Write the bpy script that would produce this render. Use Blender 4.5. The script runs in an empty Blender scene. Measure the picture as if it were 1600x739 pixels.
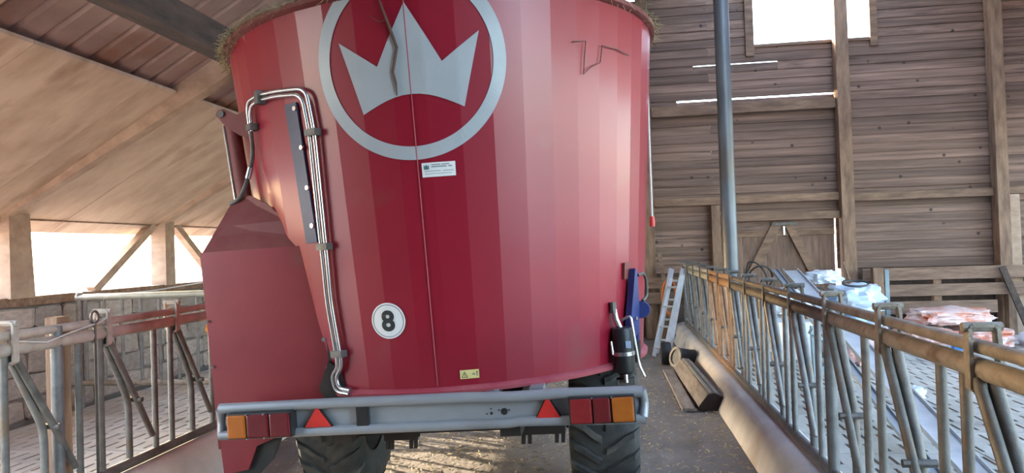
import bpy, bmesh, math, random
from mathutils import Vector, Matrix
random.seed(7)
R_ = math.radians
scn = bpy.context.scene
col = scn.collection

# ------------------------------------------------------------------ camera
cam_d = bpy.data.cameras.new('camera'); cam = bpy.data.objects.new('camera', cam_d); col.objects.link(cam)
cam_d.sensor_width = 36.0; cam_d.lens = 1150.0 / 1600.0 * 36.0; cam_d.clip_start = 0.05; cam_d.clip_end = 500
cam.matrix_world = (Matrix.Translation((0, 0, 1.5)) @ Matrix.Rotation(R_(7.68), 4, 'Z') @ Matrix.Rotation(R_(90 + 0.93), 4, 'X')
                    @ Matrix.Rotation(R_(-1.9), 4, 'Z'))
scn.camera = cam
# ------------------------------------------------------------------ sky, sun, exposure
SUN_EL, SUN_AZ = 18.3, 296.0           # azimuth clockwise from +Y: low sun beyond the open left side
world = bpy.data.worlds.new('world'); scn.world = world; world.use_nodes = True
wn = world.node_tree.nodes; wl = world.node_tree.links; wn.clear()
sky = wn.new('ShaderNodeTexSky'); sky.sky_type = 'NISHITA'; sky.sun_disc = False
sky.sun_elevation = R_(SUN_EL); sky.sun_rotation = R_(SUN_AZ); sky.dust_density = 2.2; sky.air_density = 1.0; sky.ozone_density = 1.0
bg = wn.new('ShaderNodeBackground'); bg.inputs['Strength'].default_value = 0.80
wo = wn.new('ShaderNodeOutputWorld'); wl.new(sky.outputs[0], bg.inputs[0]); wl.new(bg.outputs[0], wo.inputs[0])
sd = bpy.data.lights.new('sun', 'SUN'); sd.energy = 7.0; sd.color = (1.0, 0.80, 0.56); sd.angle = R_(0.8)
sun = bpy.data.objects.new('sun', sd); col.objects.link(sun)
sv = Vector((math.sin(R_(SUN_AZ)) * math.cos(R_(SUN_EL)), math.cos(R_(SUN_AZ)) * math.cos(R_(SUN_EL)), math.sin(R_(SUN_EL))))
sun.rotation_euler = (-sv).to_track_quat('-Z', 'Y').to_euler(); sun.location = (-12, 4, 8)
vs = scn.view_settings
vs.view_transform = 'Standard'; vs.look = 'None'; vs.gamma = 1.0; vs.use_curve_mapping = False; vs.exposure = 1.95

# ------------------------------------------------------------------ materials
MATS = {}
def mat(name, c1, c2=None, rough=0.7, metal=0.0, scale=6.0, stretch=(1, 1, 1), bump=0.0, bscale=None, var=0.0, c3=None,
        coat=0.0, spec=0.5, detail=6.0, trans=0.0, lo=0.35, hi=0.65, spots=None, space='Object', knots=0.0):
    if name in MATS: return MATS[name]
    m = bpy.data.materials.new(name); m.use_nodes = True; MATS[name] = m
    n = m.node_tree.nodes; l = m.node_tree.links
    b = n['Principled BSDF']
    b.inputs['Roughness'].default_value = rough; b.inputs['Metallic'].default_value = metal
    b.inputs['Coat Weight'].default_value = coat; b.inputs['Coat Roughness'].default_value = 0.15
    b.inputs['Specular IOR Level'].default_value = spec
    b.inputs['Transmission Weight'].default_value = trans
    if c2 is None: c2 = tuple(x * 0.8 for x in c1)
    tc = n.new('ShaderNodeTexCoord'); oi = n.new('ShaderNodeObjectInfo')
    ad = n.new('ShaderNodeVectorMath'); ad.operation = 'MULTIPLY_ADD'; ad.inputs[1].default_value = stretch
    l.new(tc.outputs[space], ad.inputs[0])
    rm = n.new('ShaderNodeMath'); rm.operation = 'MULTIPLY'; rm.inputs[1].default_value = 37.0; l.new(oi.outputs['Random'], rm.inputs[0])
    l.new(rm.outputs[0], ad.inputs[2])
    nz = n.new('ShaderNodeTexNoise'); nz.inputs['Scale'].default_value = scale; nz.inputs['Detail'].default_value = detail
    nz.inputs['Roughness'].default_value = 0.62
    l.new(ad.outputs[0], nz.inputs['Vector'])
    cr = n.new('ShaderNodeValToRGB'); cr.color_ramp.elements[0].position = lo; cr.color_ramp.elements[1].position = hi
    cr.color_ramp.elements[0].color = (*c1, 1); cr.color_ramp.elements[1].color = (*c2, 1)
    if c3 is not None:
        e = cr.color_ramp.elements.new(min(0.99, hi + 0.14)); e.color = (*c3, 1)
    l.new(nz.outputs['Fac'], cr.inputs[0]); out = cr.outputs[0]
    if spots is not None:                                     # (colour, scale, threshold) stains
        n2 = n.new('ShaderNodeTexNoise'); n2.inputs['Scale'].default_value = spots[1]; n2.inputs['Detail'].default_value = 8
        l.new(ad.outputs[0], n2.inputs['Vector'])
        r2 = n.new('ShaderNodeMapRange'); r2.inputs[1].default_value = spots[2]; r2.inputs[2].default_value = spots[2] + 0.12
        l.new(n2.outputs['Fac'], r2.inputs[0])
        mx = n.new('ShaderNodeMixRGB'); mx.inputs[2].default_value = (*spots[0], 1); l.new(r2.outputs[0], mx.inputs[0]); l.new(out, mx.inputs[1]); out = mx.outputs[0]
    if knots > 0:                                              # dark round knots, laid out in the place itself
        ge = n.new('ShaderNodeNewGeometry'); vo = n.new('ShaderNodeTexVoronoi'); vo.inputs['Scale'].default_value = knots; vo.inputs['Randomness'].default_value = 1.0
        l.new(ge.outputs['Position'], vo.inputs['Vector'])
        kr = n.new('ShaderNodeMapRange'); kr.inputs[1].default_value = 0.05; kr.inputs[2].default_value = 0.11; kr.inputs[3].default_value = 1.0; kr.inputs[4].default_value = 0.0
        l.new(vo.outputs['Distance'], kr.inputs[0])
        km = n.new('ShaderNodeMixRGB'); km.inputs[2].default_value = (0.035, 0.02, 0.015, 1); l.new(kr.outputs[0], km.inputs[0]); l.new(out, km.inputs[1]); out = km.outputs[0]
    if var > 0:
        mr = n.new('ShaderNodeMapRange'); mr.inputs[3].default_value = 1 - var; mr.inputs[4].default_value = 1 + var
        l.new(oi.outputs['Random'], mr.inputs[0])
        hs = n.new('ShaderNodeHueSaturation'); l.new(mr.outputs[0], hs.inputs['Value']); l.new(out, hs.inputs['Color']); out = hs.outputs[0]
    l.new(out, b.inputs['Base Color'])
    if bump > 0:
        bz = n.new('ShaderNodeTexNoise'); bz.inputs['Scale'].default_value = bscale or scale * 3; bz.inputs['Detail'].default_value = 5
        l.new(ad.outputs[0], bz.inputs['Vector'])
        bp = n.new('ShaderNodeBump'); bp.inputs['Strength'].default_value = bump; bp.inputs['Distance'].default_value = 0.02
        l.new(bz.outputs['Fac'], bp.inputs['Height']); l.new(bp.outputs[0], b.inputs['Normal'])
    return m

WOOD = mat('wood_wall', (0.115, 0.066, 0.047), (0.245, 0.150, 0.110), 0.75, scale=2.2, stretch=(1, 3, 9), bump=0.35, var=0.30, c3=(0.34, 0.225, 0.165), spots=((0.05, 0.03, 0.024), 3.2, 0.64), knots=3.4)
BEAM = mat('wood_beam', (0.13, 0.07, 0.042), (0.25, 0.15, 0.092), 0.75, scale=3.0, stretch=(1, 5, 5), bump=0.35, var=0.12, c3=(0.32, 0.20, 0.13))
POSTW = mat('wood_post', (0.14, 0.075, 0.045), (0.27, 0.165, 0.10), 0.75, scale=3.0, stretch=(5, 5, 1), bump=0.3, var=0.1, c3=(0.34, 0.22, 0.14))
BOARD = mat('wood_board', (0.12, 0.066, 0.042), (0.23, 0.14, 0.092), 0.75, scale=2.5, stretch=(1, 4, 8), bump=0.35, var=0.15, c3=(0.28, 0.18, 0.12))
PALEGLOW = mat('wood_pale_glow', (0.30, 0.20, 0.135), (0.43, 0.30, 0.21), 0.8, scale=2.5, stretch=(2, 3, 3), bump=0.25, var=0.06)  # pale wood; on the left posts and braces the paleness paints haze glow
DARKW = mat('wood_dark', (0.035, 0.022, 0.016), (0.085, 0.052, 0.036), 0.8, scale=3.0, stretch=(4, 1, 4), bump=0.3, var=0.1)
GREYW = mat('wood_grey', (0.20, 0.165, 0.135), (0.36, 0.31, 0.26), 0.8, scale=3.0, stretch=(6, 1, 6), bump=0.3, var=0.1)
DOORW = mat('wood_door', (0.12, 0.068, 0.045), (0.21, 0.125, 0.085), 0.78, scale=3.0, stretch=(8, 3, 1), bump=0.3, var=0.15, c3=(0.26, 0.17, 0.12))
PANEL = mat('ceiling_board', (0.40, 0.28, 0.195), (0.54, 0.405, 0.30), 0.85, scale=1.6, stretch=(1, 2.2, 1), bump=0.15, var=0.05, spots=((0.32, 0.21, 0.14), 1.3, 0.58))
TIN = mat('tin_roof', (0.24, 0.145, 0.12), (0.35, 0.24, 0.205), 0.6, scale=1.2, stretch=(2, 1, 1), bump=0.1, spots=((0.23, 0.10, 0.05), 0.8, 0.56))
AISLE = mat('aisle_concrete', (0.14, 0.127, 0.115), (0.22, 0.203, 0.186), 0.72, scale=1.1, stretch=(1.6, 0.7, 1), bump=0.35, bscale=14, c3=(0.33, 0.305, 0.28), spots=((0.11, 0.095, 0.08), 1.4, 0.57))
KERB = mat('kerb_concrete', (0.50, 0.48, 0.45), (0.64, 0.62, 0.58), 0.8, scale=2.2, bump=0.3, bscale=20, spots=((0.42, 0.36, 0.30), 1.5, 0.62))
SLAT = mat('slat_concrete', (0.40, 0.37, 0.32), (0.51, 0.475, 0.42), 0.62, scale=3.0, bump=0.25, bscale=30, var=0.10, spots=((0.30, 0.27, 0.23), 2.0, 0.60))
PIT = mat('pit', (0.012, 0.010, 0.008), (0.02, 0.016, 0.013), 0.9)
STONE = mat('stone', (0.27, 0.215, 0.18), (0.38, 0.315, 0.27), 0.88, scale=5, bump=0.7, bscale=12, var=0.22, c3=(0.44, 0.375, 0.325))  # stone colour lifted to stand in for the haze over the wall
MORTAR = mat('mortar', (0.17, 0.14, 0.12), (0.23, 0.20, 0.175), 0.95, scale=8, bump=0.4)
EARTH = mat('earth', (0.40, 0.39, 0.385), (0.48, 0.47, 0.46), 0.95, scale=0.6, bump=0.2)
GALV = mat('galvanised', (0.125, 0.122, 0.118), (0.20, 0.196, 0.19), 0.55, 0.35, scale=14, bump=0.08, var=0.08, spots=((0.19, 0.14, 0.10), 6.0, 0.60))
RAILN = mat('rail_brown', (0.21, 0.175, 0.135), (0.34, 0.295, 0.235), 0.58, 0.25, scale=9, bump=0.2, bscale=60, var=0.06, spots=((0.14, 0.09, 0.06), 7.0, 0.60))
GALVB = mat('galvanised_dirty', (0.105, 0.095, 0.082), (0.18, 0.165, 0.145), 0.6, 0.25, scale=11, bump=0.15, bscale=60, var=0.14, spots=((0.15, 0.105, 0.07), 5.0, 0.58))
RAILL = mat('rail_lifted', (0.34, 0.275, 0.225), (0.46, 0.385, 0.32), 0.7, 0.05, scale=9, bump=0.15, bscale=60, var=0.05)  # lighter copy of the rail colour, lifting the shaded left fence
RAILP = mat('rail_pale', (0.33, 0.33, 0.28), (0.47, 0.47, 0.40), 0.5, 0.3, scale=9, bump=0.1, var=0.05)
RUST = mat('rust_orange', (0.22, 0.12, 0.065), (0.36, 0.22, 0.13), 0.7, 0.15, scale=9, bump=0.15, var=0.06)
STEELD = mat('steel_dark', (0.085, 0.078, 0.07), (0.16, 0.145, 0.13), 0.55, 0.5, scale=12, bump=0.15, var=0.06)
POLE = mat('pole_grey', (0.10, 0.11, 0.12), (0.155, 0.17, 0.185), 0.45, 0.35, scale=4, stretch=(1, 1, 0.4), bump=0.05, spots=((0.12, 0.11, 0.10), 3.0, 0.6))
RED = mat('red_paint', (0.245, 0.006, 0.020), (0.29, 0.008, 0.025), 0.38, 0.0, scale=1.4, coat=0.20, detail=8, spots=((0.25, 0.03, 0.035), 2.2, 0.62))
REDD = mat('red_paint_dull', (0.18, 0.008, 0.014), (0.22, 0.014, 0.020), 0.46, scale=2.0, coat=0.08, detail=8, spots=((0.17, 0.035, 0.025), 1.6, 0.60))
RUSTRED = mat('red_rusty', (0.14, 0.022, 0.022), (0.20, 0.05, 0.04), 0.62, scale=3, bump=0.1)
FLANGE = mat('red_flange', (0.36, 0.05, 0.07), (0.42, 0.10, 0.11), 0.5, scale=7)
SILVER = mat('silver_vinyl', (0.36, 0.385, 0.40), (0.41, 0.435, 0.45), 0.36, 0.0, scale=3)
WHITE = mat('sticker_white', (0.72, 0.73, 0.72), (0.78, 0.79, 0.78), 0.4, scale=4)
INK = mat('ink', (0.03, 0.032, 0.033), None, 0.5)
TEALINK = mat('ink_teal', (0.10, 0.19, 0.20), None, 0.5)
GREYINK = mat('ink_grey', (0.22, 0.24, 0.25), None, 0.5)
YELLOW = mat('sticker_yellow', (0.72, 0.60, 0.22), (0.78, 0.67, 0.30), 0.45, scale=8)
CHROME = mat('steel_pipe', (0.50, 0.50, 0.50), (0.62, 0.62, 0.62), 0.26, 0.9, scale=8)
BLUEB = mat('blue_black', (0.018, 0.032, 0.075), (0.03, 0.05, 0.11), 0.3, 0.1, scale=5)
BLUE = mat('blue_paint', (0.018, 0.028, 0.12), (0.03, 0.045, 0.17), 0.4, scale=5)
BLACK = mat('black_plastic', (0.014, 0.014, 0.015), (0.028, 0.027, 0.026), 0.45, scale=8)
RUBBER = mat('tyre_rubber', (0.028, 0.028, 0.028), (0.07, 0.066, 0.06), 0.72, scale=5, bump=0.2, bscale=30, spots=((0.15, 0.13, 0.105), 3.0, 0.62))
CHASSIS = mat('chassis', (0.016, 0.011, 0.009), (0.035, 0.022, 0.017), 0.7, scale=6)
BUMP = mat('bumper_zinc', (0.31, 0.325, 0.34), (0.38, 0.395, 0.41), 0.42, 0.30, scale=2.5, stretch=(1, 1, 3), bump=0.05, spots=((0.30, 0.28, 0.26), 3.0, 0.62))
LENSR = mat('lens_red', (0.24, 0.018, 0.020), (0.30, 0.026, 0.026), 0.25, scale=6, coat=0.3)
LENSD = mat('lens_dark_red', (0.13, 0.012, 0.016), (0.17, 0.018, 0.020), 0.25, scale=6, coat=0.3)
LENSO = mat('lens_orange', (0.40, 0.105, 0.012), (0.48, 0.14, 0.02), 0.28, scale=6, coat=0.3)
REFL = mat('reflector_red', (0.62, 0.028, 0.022), (0.70, 0.04, 0.03), 0.3, scale=30, coat=0.4)
HAY = mat('hay', (0.20, 0.155, 0.075), (0.42, 0.34, 0.18), 0.85, scale=25)
STRAW = mat('straw', (0.34, 0.26, 0.14), (0.58, 0.47, 0.28), 0.85, scale=18)
TWIG = mat('twig', (0.07, 0.035, 0.025), (0.12, 0.065, 0.045), 0.8, scale=12)
ALU = mat('aluminium', (0.52, 0.54, 0.55), (0.66, 0.68, 0.69), 0.38, 0.6, scale=5)
ZINCD = mat('zinc_sheet', (0.27, 0.29, 0.30), (0.38, 0.40, 0.41), 0.45, 0.5, scale=5)
FILM = mat('film_white', (0.60, 0.66, 0.74), (0.76, 0.80, 0.85), 0.32, scale=4, bump=0.5, bscale=9, coat=0.2)
FILMB = mat('film_blue', (0.42, 0.54, 0.70), (0.62, 0.71, 0.82), 0.32, scale=4, bump=0.5, bscale=9, coat=0.2)
FILMP = mat('film_pink', (0.66, 0.44, 0.46), (0.74, 0.56, 0.56), 0.35, scale=3, bump=0.4, bscale=9)
SACKO = mat('sack_orange', (0.66, 0.24, 0.14), (0.74, 0.50, 0.45), 0.4, scale=3.5, bump=0.6, bscale=8, lo=0.38, hi=0.5, stretch=(1, 1, 3), c3=(0.80, 0.66, 0.63), coat=0.2)
ORANGE = mat('orange_plastic', (0.55, 0.13, 0.03), (0.62, 0.18, 0.05), 0.45)
TEAL = mat('teal_steel', (0.15, 0.21, 0.24), (0.22, 0.29, 0.32), 0.5, 0.2)
CORD = mat('cord_white', (0.55, 0.52, 0.47), (0.64, 0.61, 0.56), 0.6, scale=30)
CAPR = mat('cap_red', (0.50, 0.03, 0.03), (0.58, 0.05, 0.04), 0.5)
CLOTH = mat('rag_yellow', (0.55, 0.36, 0.16), (0.68, 0.48, 0.26), 0.85, scale=14)

def glass_mat():
    m = bpy.data.materials.new('window_glass'); m.use_nodes = True; n = m.node_tree.nodes; l = m.node_tree.links; n.clear()
    o = n.new('ShaderNodeOutputMaterial'); mx = n.new('ShaderNodeMixShader'); t = n.new('ShaderNodeBsdfTransparent'); g = n.new('ShaderNodeBsdfGlossy')
    t.inputs[0].default_value = (0.95, 0.97, 0.97, 1); g.inputs['Roughness'].default_value = 0.08; mx.inputs[0].default_value = 0.06
    l.new(t.outputs[0], mx.inputs[1]); l.new(g.outputs[0], mx.inputs[2]); l.new(mx.outputs[0], o.inputs[0]); return m
GLASS = glass_mat()

# ------------------------------------------------------------------ mesh helpers
class MB:
    def __init__(s): s.v = []; s.f = []
    def add(s, vs, fs):
        o = len(s.v); s.v += [tuple(v) for v in vs]; s.f += [tuple(i + o for i in f) for f in fs]; return s
    def box(s, x0, x1, y0, y1, z0, z1):
        return s.add([(x0, y0, z0), (x1, y0, z0), (x1, y1, z0), (x0, y1, z0), (x0, y0, z1), (x1, y0, z1), (x1, y1, z1), (x0, y1, z1)],
                     [(3, 2, 1, 0), (4, 5, 6, 7), (0, 1, 5, 4), (1, 2, 6, 5), (2, 3, 7, 6), (3, 0, 4, 7)])
    def bevbox(s, x0, x1, y0, y1, z0, z1, b=0.01):
        bm = bmesh.new(); bmesh.ops.create_cube(bm, size=1.0)
        for v in bm.verts: v.co = Vector(((x0 + x1) / 2 + v.co.x * (x1 - x0), (y0 + y1) / 2 + v.co.y * (y1 - y0), (z0 + z1) / 2 + v.co.z * (z1 - z0)))
        bmesh.ops.bevel(bm, geom=bm.edges[:], offset=b, segments=2, affect='EDGES', profile=0.6)
        return s.frombm(bm)
    def frombm(s, bm):
        bm.verts.index_update()
        s.add([v.co[:] for v in bm.verts], [[v.index for v in f.verts] for f in bm.faces]); bm.free(); return s
    def bar(s, p0, p1, w, h, up=(0, 0, 1)):
        p0, p1 = Vector(p0), Vector(p1); d = (p1 - p0).normalized(); up = Vector(up)
        if abs(d.dot(up)) > 0.98: up = Vector((0, 1, 0))
        a = d.cross(up).normalized() * w / 2; b = a.cross(d).normalized() * h / 2
        vs = [p0 - a - b, p0 + a - b, p0 + a + b, p0 - a + b, p1 - a - b, p1 + a - b, p1 + a + b, p1 - a + b]
        return s.add(vs, [(0, 1, 2, 3), (7, 6, 5, 4), (0, 4, 5, 1), (1, 5, 6, 2), (2, 6, 7, 3), (3, 7, 4, 0)])
    def tube(s, pts, r, n=10, cap=True, closed=False):
        pts = [Vector(p) for p in pts]; N = len(pts); rs = r if isinstance(r, (list, tuple)) else [r] * N
        vs = []; ref = None
        for i, p in enumerate(pts):
            if closed: t = (pts[(i + 1) % N] - pts[i - 1])
            else: t = pts[min(i + 1, N - 1)] - pts[max(i - 1, 0)]
            t.normalize()
            if ref is None: ref = Vector((0, 0, 1)) if abs(t.z) < 0.9 else Vector((1, 0, 0))
            a = (ref - t * ref.dot(t)).normalized(); ref = a; b = t.cross(a)
            for k in range(n):
                q = 2 * math.pi * k / n; vs.append(p + (a * math.cos(q) + b * math.sin(q)) * rs[i])
        fs = []
        for i in range(N if closed else N - 1):
            j = (i + 1) % N
            for k in range(n): fs.append((i * n + k, i * n + (k + 1) % n, j * n + (k + 1) % n, j * n + k))
        if cap and not closed: fs += [tuple(reversed(range(n))), tuple((N - 1) * n + k for k in range(n))]
        return s.add(vs, fs)
    def prism(s, poly, f, t0, t1):                 # poly in 2D, f(u, v, t) -> 3D
        n = len(poly); vs = [f(u, v, t0) for u, v in poly] + [f(u, v, t1) for u, v in poly]
        fs = [tuple(range(n)), tuple(reversed(range(n, 2 * n)))] + [(i, i + n, (i + 1) % n + n, (i + 1) % n) for i in range(n)]
        return s.add(vs, fs)
    def lathe(s, prof, c, axis='z', n=24):
        c = Vector(c); vs = []; m = len(prof)
        for k in range(n):
            q = 2 * math.pi * k / n
            for r, h in prof:
                u, w = r * math.cos(q), r * math.sin(q)
                vs.append(c + (Vector((u, w, h)) if axis == 'z' else Vector((h, u, w)) if axis == 'x' else Vector((u, h, w))))
        fs = [(k * m + i, ((k + 1) % n) * m + i, ((k + 1) % n) * m + i + 1, k * m + i + 1) for k in range(n) for i in range(m - 1)]
        return s.add(vs, fs)
    def mesh(s, name, m=None, smooth=False):
        me = bpy.data.meshes.new(name); me.from_pydata(s.v, [], s.f)
        bm = bmesh.new(); bm.from_mesh(me); bmesh.ops.recalc_face_normals(bm, faces=bm.faces); bm.to_mesh(me); bm.free()
        if m: me.materials.append(m)
        if smooth:
            for p in me.polygons: p.use_smooth = True
            me.set_sharp_from_angle(angle=R_(40))
        return me
    def build(s, name, m, parent=None, smooth=False, at=None):
        return obj(name, s.mesh(name, m, smooth), parent, at)
def obj(name, me, parent=None, at=None):
    o = bpy.data.objects.new(name, me); col.objects.link(o)
    if parent: o.parent = parent
    if at is not None: o.location = at
    return o
def tag(o, label, cat, group=None, kind=None):
    o['label'] = label; o['category'] = cat
    if group: o['group'] = group
    if kind: o['kind'] = kind
    return o
def structure(o): o['kind'] = 'structure'; return o
def empty(name, loc=(0, 0, 0), rz=0):
    o = bpy.data.objects.new(name, None); col.objects.link(o); o.location = loc; o.rotation_euler = (0, 0, rz); o.empty_display_size = 0.1; return o
def arcpts(pts, r, k=5):                          # polyline with rounded corners
    pts = [Vector(p) for p in pts]; out = [pts[0]]
    for i in range(1, len(pts) - 1):
        a, b, c = pts[i - 1], pts[i], pts[i + 1]; d0 = (a - b); d1 = (c - b)
        rr = min(r, d0.length * 0.45, d1.length * 0.45); p = b + d0.normalized() * rr; q = b + d1.normalized() * rr
        for j in range(k + 1):
            t = j / k; out.append(p * (1 - t) ** 2 + b * 2 * t * (1 - t) + q * t * t)
    out.append(pts[-1]); return out

# ================================================================== SETTING
YW, YF = 12.0, -9.0                                # plank gable wall; the other end of the barn
XL, XR, XM = -5.6, 11.74, 3.07                     # eaves and ridge
XS = 8.6                                            # unseen open right side; eave raised to let more daylight in
YL, YR, XA, XB = 2.0, -0.75, -3.0, 3.2              # the side bays begin here; the unseen nave behind is shaped for the drum's reflections
SL = 0.577; ZE = 1.97
def zroof(x): return ZE + SL * ((x - XL) if x < XM else (XR - x))
# --- ground outside
structure(MB().box(-120, 120, -120, 160, -0.62, -0.60).build('ground', EARTH))
structure(MB().box(-60, XL - 0.3, -60, 80, -0.60, -0.05).build('ground', EARTH))
structure(MB().box(XR + 0.3, 70, -60, 80, -0.60, -0.05).build('ground', EARTH))
structure(MB().box(XL - 0.3, XR + 0.3, YW + 0.25, 80, -0.60, -0.05).build('ground', EARTH))
structure(MB().box(XL - 0.3, XR + 0.3, -60, YF - 0.2, -0.60, -0.05).build('ground', EARTH))
# --- aisle floor, slightly uneven
bm = bmesh.new(); nx, ny = 26, 44
gv = [[bm.verts.new((-2.86 + 3.80 * i / nx, YF + (YW + 0.2 - YF) * j / ny, random.uniform(-0.004, 0.004))) for j in range(ny + 1)] for i in range(nx + 1)]
for i in range(nx):
    for j in range(ny): bm.faces.new((gv[i][j], gv[i + 1][j], gv[i + 1][j + 1], gv[i][j + 1]))
floor = structure(MB().frombm(bm).build('floor', AISLE, smooth=True))
# --- kerbs
kp = [(0.875, -0.1), (0.885, 0.02), (0.955, 0.185), (0.975, 0.215), (1.01, 0.238), (1.06, 0.247), (1.17, 0.247), (1.19, 0.235), (1.20, 0.0), (1.20, -0.1)]
structure(MB().prism(kp, lambda u, v, t: (u, t, v), YF, 11.9).build('trim_1', KERB, smooth=True))
structure(MB().prism(kp, lambda u, v, t: (-1.83 - u, t, v), YF, 11.9).build('trim_2', KERB, smooth=True))
# --- slatted floors
def slat_mesh():
    w, d, nsl, sw, dep = 1.188, 0.586, 10, 0.026, 0.09
    rows = [(0.055, 0.255), (0.335, 0.535)]; pit = w / nsl
    slots = [[(pit * (k + 0.27 + 0.5 * (r % 2)) - sw / 2, pit * (k + 0.27 + 0.5 * (r % 2)) + sw / 2) for k in range(nsl)] for r in range(2)]
    m = MB()
    ys = [0, rows[0][0], rows[0][1], rows[1][0], rows[1][1], d]
    for i in range(5):
        y0, y1 = ys[i], ys[i + 1]
        if i in (1, 3):
            x = 0
            for a, b in slots[i // 2]:
                m.add([(x, y0, 0), (a, y0, 0), (a, y1, 0), (x, y1, 0)], [(0, 1, 2, 3)]); x = b
                m.add([(a, y0, 0), (b, y0, 0), (b, y1, 0), (a, y1, 0), (a, y0, -dep), (b, y0, -dep), (b, y1, -dep), (a, y1, -dep)],
                      [(0, 1, 5, 4), (1, 2, 6, 5), (2, 3, 7, 6), (3, 0, 4, 7)])
            m.add([(x, y0, 0), (w, y0, 0), (w, y1, 0), (x, y1, 0)], [(0, 1, 2, 3)])
        else: m.add([(0, y0, 0), (w, y0, 0), (w, y1, 0), (0, y1, 0)], [(0, 1, 2, 3)])
    m.add([(0, 0, 0), (w, 0, 0), (w, d, 0), (0, d, 0), (0, 0, -dep), (w, 0, -dep), (w, d, -dep), (0, d, -dep)], [(0, 1, 5, 4), (1, 2, 6, 5), (2, 3, 7, 6), (3, 0, 4, 7)])
    me = bpy.data.meshes.new('slat_panel'); me.from_pydata(m.v, [], m.f); me.materials.append(SLAT); return me
slat_me = slat_mesh()
fr = structure(MB().box(1.2, XR, YF, YW + 0.2, -0.5, -0.12).build('floor_slatted_right', PIT))
structure(MB().box(8.46, XR, YF, YW + 0.2, -0.12, 0.0).build('floor_right', SLAT))
fl = structure(MB().box(-5.6, -3.03, YF, YW + 0.2, -0.5, -0.12).build('floor_slatted_left', PIT))
structure(MB().box(1.2, 8.46, 11.41, YW + 0.2, -0.12, 0.0).build('floor_back', SLAT))
structure(MB().box(1.2, 8.46, YF, 1.2, -0.12, 0.0).build('floor_front', SLAT))
structure(MB().box(-5.6, -3.03, YF, 1.2, -0.12, 0.0).build('floor_left', SLAT))
def panels(parent, x0, ncol, y0, nrow):
    for c in range(ncol):
        for r_i in range(nrow):
            o = obj('slat_panel', slat_me, parent, (x0 + c * 1.2, y0 + r_i * 0.6, random.uniform(-0.003, 0.002)))
panels(fr, 1.25, 6, 1.2, 17)
panels(fl, -5.47, 2, 1.2, 18)
# --- roof
def corrugated(x0, x1, lift, ya):
    m = MB(); prof = [(0, 0), (0.075, 0), (0.095, 0.035), (0.125, 0.035), (0.145, 0)]; pit = 0.25; ys = []
    y = ya
    while y < YW + 0.25:
        ys += [(y + a, h) for a, h in prof]; y += pit
    n = len(ys); vs = [(x0, yy, zroof(x0) + lift + h) for yy, h in ys] + [(x1, yy, zroof(x1) + lift + h) for yy, h in ys]
    m.add(vs, [(i, i + 1, n + i + 1, n + i) for i in range(n - 1)])
    return m
roof = structure(corrugated(XL - 0.27, XA + 0.12, 0.088, YL).build('ceiling', TIN))
structure(corrugated(XA, 1.75, 0.094, YF).build('ceiling', TIN))
structure(corrugated(XS + 0.4, 4.4, 0.13, YR).build('ceiling', TIN))
structure(MB().box(1.7, XB, YF, YR, zroof(1.7) + 0.16, zroof(1.7) + 0.2).build('ceiling', TIN))
sk = structure(empty('added_ridge_glazing', (0, 0, 0)))                       # unseen ridge glazing, added to brighten the interior
for xa, xb in ((1.70, XM), (4.45, XM)):
    for k in range(6):
        y = YR + 2.13 * k
        MB().add([(xa, y + 0.02, zroof(xa) + 0.15), (XM, y + 0.02, zroof(XM) + 0.15), (XM, y + 2.11, zroof(XM) + 0.15), (xa, y + 2.11, zroof(xa) + 0.15),
                  (xa, y + 0.02, zroof(xa) + 0.16), (XM, y + 0.02, zroof(XM) + 0.16), (XM, y + 2.11, zroof(XM) + 0.16), (xa, y + 2.11, zroof(xa) + 0.16)],
                 [(3, 2, 1, 0), (4, 5, 6, 7), (0, 1, 5, 4), (1, 2, 6, 5), (2, 3, 7, 6), (3, 0, 4, 7)]).build('pane', GLASS, sk)
for i, y in enumerate([YL + 1.25 * k for k in range(9)]):         # pale boards under the lower roof
    y1 = min(y + 1.245, YW); xt = -3.83
    m = MB(); dz = random.uniform(-0.004, 0.004)
    m.add([(XL - 0.25, y, zroof(XL - 0.25) + dz), (xt, y, zroof(xt) + dz), (xt, y1, zroof(xt) + dz), (XL - 0.25, y1, zroof(XL - 0.25) + dz),
           (XL - 0.25, y, zroof(XL - 0.25) + 0.03), (xt, y, zroof(xt) + 0.03), (xt, y1, zroof(xt) + 0.03), (XL - 0.25, y1, zroof(XL - 0.25) + 0.03)],
          [(3, 2, 1, 0), (4, 5, 6, 7), (0, 1, 5, 4), (1, 2, 6, 5), (2, 3, 7, 6), (3, 0, 4, 7)])
    m.build('ceiling_panel', PANEL, roof)
for y in [6.2 + 2.4 * k for k in range(-3, 3)]:
    if y > YL: MB().prism([(XL - 0.2, zroof(XL - 0.2) - 0.015), (-3.6, zroof(-3.6) - 0.15), (XM, zroof(XM) - 0.18), (XM, zroof(XM) + 0.08), (XL - 0.2, zroof(XL - 0.2) + 0.08)], lambda u, v, t: (u, t, v), y - 0.06, y + 0.06).build('rafter', PALEGLOW, roof)
    MB().bar((XS + 0.2, y, zroof(XS + 0.2) - 0.02), (XM, y, zroof(XM) - 0.02), 0.13, 0.20, (0, 0, 1)).build('rafter', DARKW, roof)
for x, dz in ((-2.93, -0.33), (-0.4, -0.06), (1.6, -0.06), (4.6, -0.06), (6.6, -0.06), (8.5, -0.06)):
    MB().box(x - 0.08, x + 0.08, YR + 0.2, YW - 0.05, zroof(x) + dz - 0.14, zroof(x) + dz + 0.08).build('purlin', DARKW, roof)

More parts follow.
